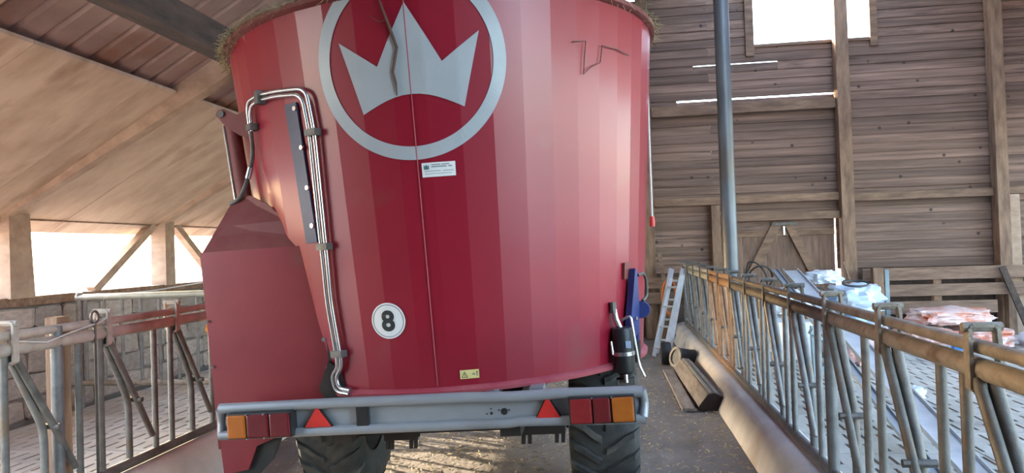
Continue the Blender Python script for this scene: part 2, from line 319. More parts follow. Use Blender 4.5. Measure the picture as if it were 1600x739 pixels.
# --- gable wall of planks
wb = structure(empty('wall_back', (0, YW, 0)))
plk = MB(); plk.prism([(-0.012, 0.003), (-0.009, 0.0), (0.012, 0.0), (0.012, 0.146), (0.004, 0.146), (0.004, 0.1215), (-0.009, 0.1215), (-0.012, 0.1185)], lambda u, v, t: (t, u, v), 0, 1); plank_me = plk.mesh('plank', WOOD)
def plank(x0, x1, z, h=0.146):
    o = obj('plank', plank_me, wb, (x0 + 0.001, random.uniform(-0.006, 0.004), z)); o.scale = (x1 - x0 - 0.002, 1, h / 0.146)
    o.rotation_euler = (R_(random.uniform(-1.0, 1.6)), 0, 0)
PIT_Z = 0.1372
WIN = (2.30, 4.08, 4.57, 5.62); DR = (1.66, 3.455, 1.80)
SLITS = [(3.690, 1.11, 3.50), (4.203, 1.39, 2.68)]
for i in range(44):
    z = 1.02 + PIT_Z * i; zt = z + 0.146
    # gable limits at the top of this row
    xa = max(XL, XL + (zt - 0.05 - ZE) / SL); xb = min(XS, XR - (zt - 0.05 - ZE) / SL)
    if xb - xa < 0.3: break
    joints = ([-3.3, 0.62, 3.55, 6.9] if i % 3 == 0 else [-1.1, 1.62, 5.76] if i % 3 == 1 else [-2.2, 3.55, 5.76])
    cuts = [xa] + [j for j in joints if xa + 0.2 < j < xb - 0.2] + [xb]
    for a, b in zip(cuts[:-1], cuts[1:]):
        segs = [(a, b)]
        def cut(segs, c0, c1):
            out = []
            for p, q in segs:
                if q <= c0 or p >= c1: out.append((p, q)); continue
                if p < c0 - 0.05: out.append((p, c0))
                if q > c1 + 0.05: out.append((c1, q))
            return out
        if zt > WIN[2] + 0.03 and z < WIN[3]: segs = cut(segs, WIN[0], WIN[1])
        if z < DR[2] - 0.05: segs = cut(segs, DR[0], DR[1])
        for p, q in segs:
            done = False
            for zs, s0, s1 in SLITS:
                if z <= zs < z + PIT_Z and p < s1 and q > s0:
                    if p < s0: plank(p, s0, z)
                    if q > s1: plank(s1, q, z)
                    plank(max(p, s0), min(q, s1), z, h=PIT_Z - 0.026 if zs < 4 else PIT_Z - 0.013); done = True
            if not done: plank(p, q, z)
# plinth behind the low boards, its dark colour standing in for recess shade
MB().box(XL, DR[0], 0.02, 0.2, -0.1, 1.04).build('plinth_shade', DARKW, wb)
MB().box(DR[1] + 0.08, XS, 0.02, 0.2, -0.1, 1.04).build('plinth_shade', DARKW, wb)
def wbox(n, x0, x1, y0, y1, z0, z1, m): MB().bevbox(x0, x1, y0, y1, z0, z1, 0.008).build(n, m, wb)
wbox('post', 3.49, 3.68, -0.24, -0.05, 0, zroof(3.6) - 0.05, POSTW)
wbox('post', 5.69, 5.86, -0.24, -0.05, 0, zroof(5.8) - 0.05, POSTW)
wbox('post', 7.90, 8.07, -0.24, -0.05, 0, zroof(8.0) - 0.05, POSTW)
wbox('post', 0.50, 0.68, -0.24, -0.05, 0, zroof(0.6) - 0.05, POSTW)
wbox('post', -2.6, -2.42, -0.24, -0.05, 0, zroof(-2.5) - 0.05, POSTW)
wbox('post', 1.56, 1.69, -0.2, -0.05, 0, 2.07, POSTW)
wbox('post', 5.865, 6.01, -0.2, -0.05, 0.0, 2.06, PALEGLOW)
wbox('rail', 0.69, 3.485, -0.16, -0.05, 3.50, 3.655, BEAM)
wbox('rail', 0.69, 3.485, -0.15, -0.05, 2.08, 2.20, BEAM)
wbox('rail', 3.69, 5.685, -0.15, -0.05, 2.05, 2.17, BEAM)
wbox('rail', 5.87, 7.895, -0.15, -0.05, 2.07, 2.18, BEAM)
wbox('rail', -2.41, 0.49, -0.15, -0.05, 2.08, 2.20, BEAM)
wbox('rail', 1.70, 3.485, -0.15, -0.05, 1.80, 1.92, BEAM)
# window
w1 = structure(empty('window_1', (0, YW, 0)))
MB().box(2.30, 4.08, 0.0, 0.012, 4.57, 5.62).build('pane', GLASS, w1)
for n_, a in (('window_frame', (2.20, 2.33, -0.06, 0.04, 4.40, 5.72)), ('window_frame', (4.06, 4.17, -0.06, 0.04, 4.44, 5.72)),
              ('window_frame', (2.33, 4.06, -0.05, 0.04, 5.61, 5.72)), ('window_sill', (2.33, 4.06, -0.05, 0.05, 4.535, 4.575))):
    MB().bevbox(*a, 0.006).build(n_, BEAM, w1)
# door with its two slanting braces
d1 = structure(empty('door_1', (0, YW, 0)))
xs = 1.65
while xs < 3.41:
    wd = random.uniform(0.17, 0.215); e = min(xs + wd, 3.425)
    MB().bevbox(xs + 0.002, e - 0.002, -0.02, 0.01 + random.uniform(-0.004, 0.004), 0.0, 1.80, 0.003).build('door_board', DOORW, d1); xs = e
MB().bevbox(1.72, 3.425, -0.045, -0.021, 1.556, 1.66, 0.004).build('door_rail', BEAM, d1)
MB().bevbox(1.70, 3.425, -0.045, -0.021, 1.664, 1.86, 0.004).build('door_rail', WOOD, d1)
MB().bar((2.57, -0.063, 1.76), (2.10, -0.063, 0.85), 0.03, 0.135, (1, 0, 0)).build('brace', BEAM, d1)
MB().bar((2.73, -0.063, 1.76), (3.14, -0.063, 0.85), 0.03, 0.12, (1, 0, 0)).build('brace', BEAM, d1)
MB().bevbox(2.48, 2.86, -0.092, -0.076, 1.72, 1.765, 0.004).build('door_latch', STEELD, d1)
MB().bevbox(2.655, 2.685, -0.07, -0.03, 1.57, 1.71, 0.004).build('door_bolt', CHROME, d1)
# low boards nailed in front of the plinth
lb = tag(empty('board_barrier', (0, 11.62, 0)), 'low barrier of three wide horizontal planks in front of the shaded wall foot', 'barrier')
for z0, z1 in ((0.835, 1.02), (0.595, 0.77), (0.335, 0.52)):
    for a, b in ((3.70, 7.0 if z0 > 0.5 else 5.55), (7.01, 8.5)):
        if b - a > 0.5: MB().bevbox(a, b, -0.02, 0.02 + random.uniform(-0.004, 0.004), z0, z1, 0.006).build('board', BOARD, lb)
for a in (4.7, 5.72, 7.4): MB().bevbox(a, a + 0.11, 0.025, 0.12, 0, 1.0, 0.006).build('post', POSTW, lb)
lb2 = tag(empty('board_barrier', (0, 11.66, 0)), 'short barrier of two planks behind the leaning aluminium ladder', 'barrier')
for z0, z1 in ((0.80, 0.97), (0.56, 0.74)): MB().bevbox(-0.4, 1.08, -0.02, 0.02, z0, z1, 0.006).build('board', BOARD, lb2)
for a in (-0.3, 0.72): MB().bevbox(a, a + 0.1, 0.025, 0.1, 0, 0.96, 0.006).build('post', POSTW, lb2)

# --- left wall: rough blocks below, open above
wlft = structure(MB().box(XL - 0.22, XL - 0.05, YL, YW, -0.1, 1.10).build('wall_left', MORTAR))
def stone_mesh(seed):
    rnd = random.Random(seed); bm = bmesh.new(); bmesh.ops.create_cube(bm, size=1.0)
    bmesh.ops.bevel(bm, geom=bm.edges[:], offset=0.10, segments=1, affect='EDGES')
    for v in bm.verts: v.co += Vector((rnd.uniform(-.05, .05), rnd.uniform(-.035, .035), rnd.uniform(-.05, .05)))
    return MB().frombm(bm).mesh('stone', STONE)
sms = [stone_mesh(k) for k in range(4)]
for r_i in range(5):
    y = 3.6 + (0.2 if r_i % 2 else 0.0)
    while y < 11.6:
        ln = random.uniform(0.34, 0.56)
        o = obj('stone', random.choice(sms), wlft, (XL - 0.07, y + ln / 2, 0.11 + 0.218 * r_i)); o.scale = (0.12, ln - 0.015, 0.205); y += ln
def lbx(n, y0, y1, z0, z1, x0, x1, m): MB().bevbox(x0, x1, y0, y1, z0, z1, 0.008).build(n, m, wlft)
lbx('sill', YL, YW, 1.10, 1.19, XL - 0.2, XL + 0.0, BEAM)
lbx('plate', YL, YW, 1.93, 2.02, XL - 0.2, XL - 0.04, BEAM)
for y in [6.31 + 2.4 * k for k in range(-2, 3)]:
    w_ = 0.125 if abs(y - 6.31) < 0.1 else 0.10
    MB().prism([(y - w_, 1.985), (y + w_, 1.985), (y + w_ + (0.05 if w_ > .11 else 0), 1.18), (y - w_, 1.18)], lambda u, v, t: (t, u, v), XL - 0.17, XL + 0.03).build('post', PALEGLOW, wlft)
    MB().bar((XL - 0.08, y - 0.2, 1.94), (XL - 0.08, y - 1.3, 1.19), 0.09, 0.10, (1, 0, 0)).build('brace', PALEGLOW, wlft)
    if abs(y - 6.31) > 0.1: MB().bar((XL - 0.08, y + 0.25, 1.96), (XL - 0.08, y + 1.2, 1.25), 0.09, 0.10, (1, 0, 0)).build('brace', PALEGLOW, wlft)
# --- unseen right and end walls plus added side walls, shaped for drum reflections
wr = structure(MB().box(XS, XS + 0.2, YR, YW, -0.1, 0.7).build('wall_right', MORTAR))
for y in [6.2 + 2.4 * k for k in range(-3, 3)]: MB().box(XS, XS + 0.15, y - 0.1, y + 0.1, 0.7, zroof(XS)).build('post', POSTW, wr)
structure(MB().box(XA, XB, YF, YF + 0.1, -0.1, zroof(1.7)).build('wall_front', WOOD))
structure(MB().box(XA - 0.1, XA, YF, YL, -0.1, zroof(XA) + 0.1).build('wall_added_left', WOOD))
structure(MB().box(XB, XB + 0.1, YF, YR, -0.1, zroof(1.7) + 0.15).build('wall_added_right', WOOD))

# ================================================================== FEED MIXER WAGON
wag = tag(empty('feed_mixer_wagon', (-0.905, 4.62, 0)), 'red vertical feed mixer wagon with silver crown emblem parked in the feed aisle', 'wagon')
ROLL = Matrix.Rotation(R_(-2.4), 4, 'Y')
RT, ZT, ZB, RB, NF = 1.3, 2.73, 0.83, 1.112, 50
STEP = 360.0 / NF
def Rz(z): return RB + (RT - RB) * (z - ZB) / (ZT - ZB)
def cm(phi, z, off=0.0):                            # a point on the faceted drum
    t = (phi % STEP) - STEP / 2
    r = Rz(z) * math.cos(math.pi / NF) / math.cos(R_(t)) + off
    return Vector((r * math.sin(R_(phi)), -r * math.cos(R_(phi)), z))
def body(mb, name, m, parent=None, smooth=False):
    o = mb.build(name, m, parent or wag, smooth)
    if parent is None: o.matrix_local = ROLL
    return o
# drum shell
m = MB(); vs = []
for k in range(NF):
    a = k * STEP
    s_, c_ = math.sin(R_(a)), -math.cos(R_(a))
    for r, z in ((RB, ZB), (RT, ZT), (RT - 0.012, ZT), (RB - 0.012, ZB + 0.012)): vs.append((r * s_, r * c_, z))
fs = []
for k in range(NF):
    j = (k + 1) % NF
    for i in range(3): fs.append((k * 4 + i, j * 4 + i, j * 4 + i + 1, k * 4 + i + 1))
fs.append([k * 4 + 3 for k in range(NF)]); fs.append([k * 4 for k in range(NF)])
m.add(vs, fs); drum = body(m, 'drum', RED)
# weld seam; its light red also paints the edge highlight
m = MB(); m.tube([cm(4.0, z, 0.003) for z in [ZB + 0.01 + 0.12 * k for k in range(16)] + [ZT]], 0.0028, 6); body(m, 'weld_seam', FLANGE, drum)
# flange and rim
def ringmesh(prof, n=NF * 2):
    return MB().lathe(prof + [prof[0]], (0, 0, 0), 'z', n)
body(ringmesh([(RB - 0.03, ZB - 0.03), (RB + 0.022, ZB - 0.03), (RB + 0.026, ZB - 0.012), (RB + 0.006, ZB + 0.004), (RB - 0.03, ZB + 0.004)]), 'bottom_flange', FLANGE, smooth=True)
body(ringmesh([(RT - 0.03, ZT - 0.012), (RT + 0.006, ZT - 0.014), (RT + 0.028, ZT - 0.002), (RT + 0.030, ZT + 0.022), (RT - 0.01, ZT + 0.034), (RT - 0.03, ZT + 0.02)]), 'rim', RUSTRED, smooth=True)
# emblem: ring and crown laid out on the drum surface
def decal(poly, name, mt, off=0.004, parent=None, cuts=4, zmax=ZT - 0.014):
    bm = bmesh.new(); vv = [bm.verts.new((a, b, 0)) for a, b in poly]; f = bm.faces.new(vv)
    bmesh.ops.triangulate(bm, faces=[f])
    for _ in range(cuts):
        lng = [e for e in bm.edges if e.calc_length() > 0.03]
        if not lng: break
        bmesh.ops.subdivide_edges(bm, edges=lng, cuts=1); bmesh.ops.triangulate(bm, faces=bm.faces[:])
    return decal_bm(bm, name, mt, off, parent, zmax)
def decal_bm(bm, name, mt, off, parent=None, zmax=99):
    if zmax < 90: bmesh.ops.bisect_plane(bm, geom=bm.verts[:] + bm.edges[:] + bm.faces[:], plane_co=(0, zmax, 0), plane_no=(0, 1, 0), clear_outer=True)
    for v in bm.verts:
        s_, z, e = v.co
        v.co = cm(DPHI + math.degrees(s_ / DR_), z, off + e)
    return body(MB().frombm(bm), name, mt, parent)
DPHI, DR_ = 4.1, 1.265                               # emblem centre angle; arc radius used for its layout
ZC, RO, RI = 2.398, 0.464, 0.400
bm = bmesh.new(); N = 144; ro = []; ri = []
for k in range(N):
    q = 2 * math.pi * k / N; ro.append(bm.verts.new((RO * math.cos(q), ZC + RO * math.sin(q), 0))); ri.append(bm.verts.new((RI * math.cos(q), ZC + RI * math.sin(q), 0)))
for k in range(N): bm.faces.new((ro[k], ro[(k + 1) % N], ri[(k + 1) % N], ri[k]))
ring = decal_bm(bm, 'emblem_ring', SILVER, 0.004, None, ZT - 0.016)
crown = [(-0.011, 2.668), (-0.34 * 1.0, 2.527)]
crown = [(0.0, 2.668), (-0.155, 2.384), (-0.338, 2.520), (-0.248, 2.168)]
for k in range(1, 12):
    t = k / 12; crown.append((-0.248 + 0.496 * t, 2.168 + 0.075 * math.sin(math.pi * t)))
crown += [(0.248, 2.168), (0.338, 2.520), (0.155, 2.384)]
decal(crown, 'emblem_crown', SILVER, 0.004)
# text on the drum
def text_bm(txt, size, ox, oz, bold=0.0):
    cu = bpy.data.curves.new('t', 'FONT'); cu.body = txt; cu.size = size; cu.align_x = 'CENTER'; cu.align_y = 'CENTER'; cu.offset = bold; cu.resolution_u = 6
    to = bpy.data.objects.new('t', cu); col.objects.link(to)
    dg = bpy.context.evaluated_depsgraph_get(); me = to.evaluated_get(dg).to_mesh()
    bm = bmesh.new(); bm.from_mesh(me); to.evaluated_get(dg).to_mesh_clear(); bpy.data.objects.remove(to); bpy.data.curves.remove(cu)
    xs = [v.co.x for v in bm.verts]; ys = [v.co.y for v in bm.verts]; cx, cy = (min(xs) + max(xs)) / 2, (min(ys) + max(ys)) / 2
    for v in bm.verts: v.co = Vector((v.co.x - cx + ox, v.co.y - cy + oz, 0))
    return bm
def disc(r, z, n=48, s=0.0): return [(s + r * math.cos(2 * math.pi * k / n), z + r * math.sin(2 * math.pi * k / n)) for k in range(n)]
DPHI, DR_ = -6.9, Rz(1.175)
stk = decal(disc(0.0885, 1.174), 'number_sticker', WHITE, 0.004, cuts=2)
bm = bmesh.new(); a_ = [bm.verts.new((x, z, 0)) for x, z in disc(0.080, 1.174)]; b_ = [bm.verts.new((x, z, 0)) for x, z in disc(0.0775, 1.174)]
for k in range(48): bm.faces.new((a_[k], a_[(k + 1) % 48], b_[(k + 1) % 48], b_[k]))
decal_bm(bm, 'sticker_border', INK, 0.0055, stk)
decal_bm(text_bm('8', 0.135, 0, 1.174, 0.0048), 'numeral', INK, 0.006, stk)
# type plate
def rect(s0, s1, z0, z1): return [(s0, z0), (s1, z0), (s1, z1), (s0, z1)]
DPHI, DR_ = 8.65, Rz(1.88)
tp = decal(rect(-0.080, 0.080, 1.848, 1.916), 'type_plate', WHITE, 0.004, cuts=3)
decal([(-0.070, 1.884), (-0.070, 1.907), (-0.064, 1.898), (-0.058, 1.909), (-0.052, 1.898), (-0.046, 1.907), (-0.046, 1.884)], 'plate_mark', TEALINK, 0.0055, tp, cuts=2)
for s0, s1, z0, z1 in ((-0.034, 0.010, 1.903, 1.9075), (0.014, 0.052, 1.903, 1.9075), (-0.034, 0.038, 1.893, 1.898), (0.046, 0.064, 1.893, 1.898)):
    decal(rect(s0, s1, z0, z1), 'plate_line', GREYINK, 0.0055, tp, cuts=2)
for s0, s1, z0, z1 in ((-0.068, 0.008, 1.874, 1.8765), (0.02, 0.07, 1.874, 1.8765), (-0.068, 0.060, 1.862, 1.864)):
    decal(rect(s0, s1, z0, z1), 'plate_line', GREYINK, 0.0055, tp, cuts=2)
# warning sticker
DPHI, DR_ = 12.2, Rz(0.89)
wsn = decal(rect(-0.0465, 0.0465, 0.866, 0.909), 'warning_sticker', YELLOW, 0.004, cuts=3)
bm = bmesh.new(); o3 = [(-0.040, 0.872), (-0.008, 0.872), (-0.024, 0.902)]; i3 = [(-0.0355, 0.8745), (-0.0125, 0.8745), (-0.024, 0.8965)]
A = [bm.verts.new((*p, 0)) for p in o3]; B = [bm.verts.new((*p, 0)) for p in i3]
for k in range(3): bm.faces.new((A[k], A[(k + 1) % 3], B[(k + 1) % 3], B[k]))
decal_bm(bm, 'warning_triangle', INK, 0.0055, wsn)
decal(rect(-0.0252, -0.0228, 0.877, 0.890), 'warning_mark', INK, 0.0055, wsn, cuts=1)
decal([(0.012, 0.884), (0.022, 0.884), (0.022, 0.880), (0.028, 0.887), (0.022, 0.893), (0.022, 0.889), (0.012, 0.889)], 'warning_mark', GREYINK, 0.0055, wsn, cuts=1)
decal(disc(0.0035, 0.8965, 14, 0.036), 'warning_mark', INK, 0.0055, wsn, cuts=1)
decal([(0.0345, 0.892), (0.0375, 0.892), (0.0372, 0.876), (0.0348, 0.876)], 'warning_mark', INK, 0.0055, wsn, cuts=1)
# hydraulic pipes
def cpipe(pts, r, name, mt, off):
    P = arcpts([cm(a, z, off) for a, z in pts], 0.06, 6); return body(MB().tube(P, r, 10), name, mt, None, True)
def dens(pts):
    out = []
    for (a, z), (b, w) in zip(pts[:-1], pts[1:]):
        k = max(1, int(abs(b - a) / 5)); out += [(a + (b - a) * i / k, z + (w - z) * i / k) for i in range(k)]
    return out + [pts[-1]]
p1 = [(-45.0, 2.20), (-44.0, 2.365), (-37.5, 2.372), (-30, 2.36), (-20.3, 2.335), (-19.6, 2.12), (-20.8, 1.56), (-21.6, 1.28), (-21.0, 1.0), (-21.2, 0.95), (-23.6, 0.90), (-23.0, 0.845), (-19.5, 0.835)]
p2 = [(-43.6, 2.21), (-42.6, 2.335), (-37.0, 2.345), (-30, 2.335), (-21.6, 2.31), (-21.0, 2.12), (-22.2, 1.56), (-23.0, 1.28), (-22.3, 1.0), (-22.5, 0.95), (-25.0, 0.905), (-24.4, 0.825), (-20.0, 0.815)]
cpipe(dens(p1), 0.0105, 'hydraulic_pipe', CHROME, 0.030)
cpipe(dens(p2), 0.0105, 'hydraulic_pipe', CHROME, 0.030)
for a, z, hz in ((-37.0, 2.358, False), (-20.3, 2.12, True), (-21.5, 1.56, True), (-21.7, 1.02, True), (-43.6, 2.23, True)):
    p = cm(a, z, 0.024); t = Vector((math.cos(R_(a)), math.sin(R_(a)), 0)); n_ = Vector((math.sin(R_(a)), -math.cos(R_(a)), 0))
    mm = MB(); h = (t * 0.034, Vector((0, 0, 0.017))) if hz else (t * 0.018, Vector((0, 0, 0.034)))
    mm.add([p + sx * h[0] + sy * h[1] + sz * n_ * 0.024 for sz in (-1, 1) for sy in (-1, 1) for sx in (-1, 1)],
           [(0, 1, 3, 2), (4, 5, 7, 6), (0, 1, 5, 4), (2, 3, 7, 6), (0, 2, 6, 4), (1, 3, 7, 5)])
    body(mm, 'pipe_clamp', STEELD)
hose = arcpts([cm(-44.3, 2.21, 0.03), (-0.905, -0.88, 2.08), (-0.95, -0.88, 1.95), (-1.01, -0.86, 1.862), (-1.07, -0.85, 1.838)], 0.08, 6)
body(MB().tube(hose, 0.012, 8), 'hydraulic_hose', STEELD, None, True)
body(MB().tube([hose[7], hose[7] + (hose[8] - hose[7]).normalized() * 0.06], 0.017, 10), 'hose_fitting', CHROME, None, True)
# dark blue slide strip with bolts
m = MB(); zz = [1.585 + 0.07 * k for k in range(11)]; vs = []
for z in zz:
    for a, o_ in ((-28.4, 0.003), (-28.4, 0.014), (-24.6, 0.014), (-24.6, 0.003)): vs.append(cm(a + (2.285 - z) * 0.5, z, o_))
m.add(vs, [(i * 4 + k, i * 4 + (k + 1) % 4, i * 4 + 4 + (k + 1) % 4, i * 4 + 4 + k) for i in range(10) for k in range(4)] + [(0, 1, 2, 3), (43, 42, 41, 40)])
strip = body(m, 'slide_strip', BLUEB)
def bolt(p, nrm, r=0.013, name='bolt', mt=None, parent=None):
    p = Vector(p); nrm = Vector(nrm).normalized()
    return body(MB().tube([p - nrm * 0.002, p + nrm * 0.012], r, 6), name, mt or CHROME, parent)
for a, z in ((-25.0, 2.255), (-24.6, 2.06), (-24.6, 1.86), (-24.8, 1.67)): bolt(cm(a, z, 0.013), cm(a, z, 1) - cm(a, z, 0))
# discharge chute on the left side
YP = -1.0
def py(poly, y0, y1): return MB().prism(poly, lambda u, v, t: (u, t, v), y0, y1)
body(py([(-1.175, 1.582), (-0.525, 1.577), (-0.49, 0.94), (-0.52, 0.83), (-0.60, 0.72), (-0.82, 0.60), (-0.93, 0.56), (-0.985, 0.44), (-1.12, 0.42), (-1.145, 0.81)], YP - 0.006, YP + 0.006), 'chute_rear_plate', REDD)
body(py([(-1.125, 0.56), (-0.90, 0.575), (-0.80, 0.60), (-0.86, 0.48), (-0.98, 0.36), (-1.10, 0.34)], YP + 0.02, YP + 0.035), 'chute_apron', BLACK)
body(py([(-0.535, 1.577), (-0.522, 1.577), (-0.488, 0.94), (-0.520, 0.83), (-0.535, 0.84), (-0.505, 0.94)], YP - 0.014, YP - 0.006), 'plate_edge_strip', BLACK)
for x, z in ((-0.543, 1.47), (-0.533, 1.27), (-0.524, 1.09), (-0.512, 0.945)): bolt((x, YP - 0.006, z), (0, -1, 0), 0.012)
for x, z in ((-1.15, 1.22), (-1.14, 0.98)): bolt((x, YP - 0.006, z), (0, -1, 0), 0.007, 'rivet', STEELD)
body(MB().add([(-1.175, YP, 1.582), (-1.165, YP, 1.582), (-1.165, -0.05, 1.582), (-1.175, -0.05, 1.582), (-1.145, YP, 0.55), (-1.135, YP, 0.55), (-1.135, -0.05, 0.55), (-1.145, -0.05, 0.55)],
              [(3, 2, 1, 0), (4, 5, 6, 7), (0, 1, 5, 4), (1, 2, 6, 5), (2, 3, 7, 6), (3, 0, 4, 7)]), 'chute_side_plate', REDD)
# sloping hood behind the rear plate's upper edge
m = MB(); hp = [(-1.175, -0.99, 1.575), (-0.525, -0.99, 1.575), (-0.60, -0.965, 1.625), (-0.72, -0.94, 1.72), (-0.84, -0.90, 1.82), (-0.95, -0.86, 1.875), (-1.035, -0.83, 1.88), (-1.075, -0.86, 1.82), (-1.12, -0.91, 1.715)]
nh = len(hp); m.add(hp + [(x, y + 0.012, z) for x, y, z in hp], [tuple(range(nh)), tuple(reversed(range(nh, 2 * nh)))] + [(i, i + nh, (i + 1) % nh + nh, (i + 1) % nh) for i in range(nh)])
body(m, 'chute_hood', RUSTRED)
# lift cylinder, its bracket and rod
brk = [(-1.150, 2.345), (-1.135, 2.372), (-1.10, 2.375), (-1.03, 2.335), (-0.99, 2.345), (-0.90, 2.40), (-0.80, 2.40), (-0.80, 2.19), (-0.94, 2.19), (-1.02, 2.22), (-1.10, 2.28)]
body(py(brk, -0.80, -0.775), 'cylinder_bracket', RUSTRED)
bolt((-1.115, -0.80, 2.345), (0, -1, 0), 0.02, 'pivot_pin', STEELD)
body(MB().tube([(-1.085, -0.74, 2.30), (-1.03, -0.74, 1.75)], 0.040, 14), 'lift_cylinder', RUSTRED, None, True)
body(MB().tube([(-1.132, -0.75, 2.29), (-1.082, -0.75, 1.79)], 0.010, 8), 'cylinder_rod', CHROME, None, True)
body(MB().tube([(-1.10, -0.74, 2.34), (-1.085, -0.74, 2.30)], 0.028, 12), 'cylinder_eye', RUSTRED, None, True)
# dark sheet standing in for the shaded gap beside the chute
body(py([(-0.56, 0.84), (-0.50, 0.98), (-0.44, 0.93), (-0.40, 0.80), (-0.52, 0.78)], -1.035, -1.012), 'chute_gap_shade', CHASSIS)
# rear bumper
bump = body(MB().box(-1.02, 1.04, -1.135, -1.127, 0.64, 0.80), 'bumper_plate', BUMP)
body(MB().tube([(-1.035, -1.15, 0.790), (-0.5, -1.15, 0.790), (0.2, -1.15, 0.786), (0.45, -1.15, 0.779), (0.7, -1.15, 0.783), (1.055, -1.15, 0.773)], 0.026, 12), 'bumper_tube', BUMP, None, True)
body(MB().tube([(-1.045, -1.15, 0.656), (-0.3, -1.15, 0.657), (0.42, -1.15, 0.655), (0.47, -1.15, 0.661), (1.06, -1.15, 0.648)], 0.024, 12), 'bumper_tube', BUMP, None, True)
for x in (-1.035, 1.05): body(MB().tube(arcpts([(x, -1.15, 0.785), (x + (0.012 if x > 0 else -0.012), -1.12, 0.72), (x, -1.15, 0.655)], 0.05, 4), 0.022, 10), 'bumper_end', BUMP, None, True)
body(MB().box(-1.0, 1.02, -1.141, -1.135, 0.676, 0.684), 'bumper_crease', BUMP)
body(MB().bevbox(-0.327, -0.263, -1.165, -1.135, 0.674, 0.770, 0.005), 'bumper_bracket', BLACK)
for x, z, r in ((0.40, 0.708, 0.0165), (0.375, 0.716, .004), (0.424, 0.714, .004), (0.402, 0.681, .004), (0.337, 0.724, .004), (0.315, 0.700, .004), (0.338, 0.702, 0.007)):
    body(MB().tube([(x, -1.1375, z), (x, -1.134, z)], r, 14), 'bumper_hole', BLACK)
def tail_light(x0, x1, parts):
    b_ = body(MB().bevbox(x0, x1, -1.205, -1.14, 0.645, 0.772, 0.008), 'tail_light', BLACK)
    for a, c, mt in parts: body(MB().bevbox(a + 0.003, c - 0.003, -1.222, -1.203, 0.652, 0.765, 0.009), 'lens', mt, b_)
    for x in (x0 + 0.11, x0 + 0.2): 
        for z in (0.766, 0.650): body(MB().tube([(x, -1.225, z), (x, -1.205, z)], 0.004, 8), 'screw', CHROME, b_)
tail_light(-0.975, -0.637, ((-0.970, -0.868, LENSO), (-0.868, -0.75, LENSD), (-0.75, -0.642, LENSD)))
tail_light(0.712, 1.018, ((0.717, 0.822, LENSR), (0.822, 0.908, LENSD), (0.908, 1.013, LENSO)))
def reflector(cx, z0, z1, hw):
    b_ = body(py([(cx - hw, z0), (cx + hw, z0), (cx, z1)], -1.160, -1.142), 'reflector_triangle', BLACK)
    k = 0.88; zc = z0 + (z1 - z0) / 3
    body(py([(cx - hw * k, zc + (z0 - zc) * k), (cx + hw * k, zc + (z0 - zc) * k), (cx, zc + (z1 - zc) * k)], -1.165, -1.159), 'reflector_face', REFL, b_)
reflector(-0.523, 0.675, 0.788, 0.077); reflector(0.612, 0.655, 0.786, 0.073)
# chassis
for x in (-0.42, 0.42): body(MB().box(x - 0.05, x + 0.05, -1.12, 1.7, 0.585, 0.775), 'chassis_beam', CHASSIS)
for y in (-1.0, 0.0, 0.9): body(MB().box(-0.42, 0.42, y - 0.05, y + 0.05, 0.60, 0.74), 'cross_member', CHASSIS)
for a, b in ((0.441, 0.669), (-0.264, -0.095)):
    m = MB(); m.box(a, b, -0.95, -0.87, 0.545, 0.60)
    for q in (0.06, 0.2, 0.8, 0.94): x = a + (b - a) * q; m.add([(x - 0.012, -0.92, 0.55), (x + 0.012, -0.92, 0.55), (x + 0.006, -0.92, 0.492), (x - 0.004, -0.90, 0.496)], [(0, 1, 2, 3)]); m.bar((x, -0.92, 0.55), (x - 0.004, -0.92, 0.495), 0.018, 0.014, (0, 1, 0))
    body(m, 'frame_bracket', CHASSIS)
for x in (-0.15, 0.30, 0.52): body(MB().bevbox(x, x + 0.07, -1.08, -0.95, 0.775, 0.805, 0.004), 'mount_block', ZINCD)
body(MB().lathe([(0.0, 0.80), (0.5, 0.80), (0.5, 0.62), (0.0, 0.62)], (0, 0, 0), 'z', 24), 'gearbox_pan', CHASSIS)
MB().tube([(-0.82, 0, 0.43), (0.82, 0, 0.43)], 0.06, 12).build('axle', CHASSIS, wag, True)
body(MB().bar((0, 1.6, 0.62), (0, 3.4, 0.55), 0.18, 0.16), 'drawbar', CHASSIS)
# tyres
tp_ = [(0.20, -0.17), (0.235, -0.18), (0.26, -0.195), (0.32, -0.205), (0.375, -0.195), (0.405, -0.165), (0.414, -0.10), (0.417, 0), (0.414, 0.10), (0.405, 0.165), (0.375, 0.195), (0.32, 0.205), (0.26, 0.195), (0.235, 0.18), (0.20, 0.17)]
tyre_me = MB().lathe(tp_, (0, 0, 0), 'x', 48).mesh('tyre', RUBBER, True)
def lug(sgn):                                       # curved bar of tread from the shoulder to the middle
    m = MB(); path = [(0.198, 11, 0.385), (0.17, 9, 0.428), (0.11, 5, 0.436), (0.055, -1, 0.438), (0.012, -4, 0.438)]; hw = 3.0; vs = []
    for i, (x, a, r) in enumerate(path):
        for da, rr in ((-hw, r - 0.03), (-hw * 0.75, r), (hw * 0.75, r), (hw, r - 0.03)):
            q = R_(a + da); vs.append((sgn * x, -rr * math.cos(q), rr * math.sin(q)))
    m.add(vs, [(i * 4 + k, i * 4 + k + 1, i * 4 + 5 + k, i * 4 + 4 + k) for i in range(4) for k in range(3)] + [(0, 1, 2, 3), (19, 18, 17, 16)])
    return m.mesh('tread_lug', RUBBER)
lugs = {1: lug(1), -1: lug(-1)}
rim_me = MB().lathe([(0.0, 0.05), (0.10, 0.05), (0.11, 0.0), (0.17, -0.02), (0.185, 0.10), (0.215, 0.17), (0.225, 0.178)], (0, 0, 0), 'x', 32).mesh('wheel_rim', STEELD, True)
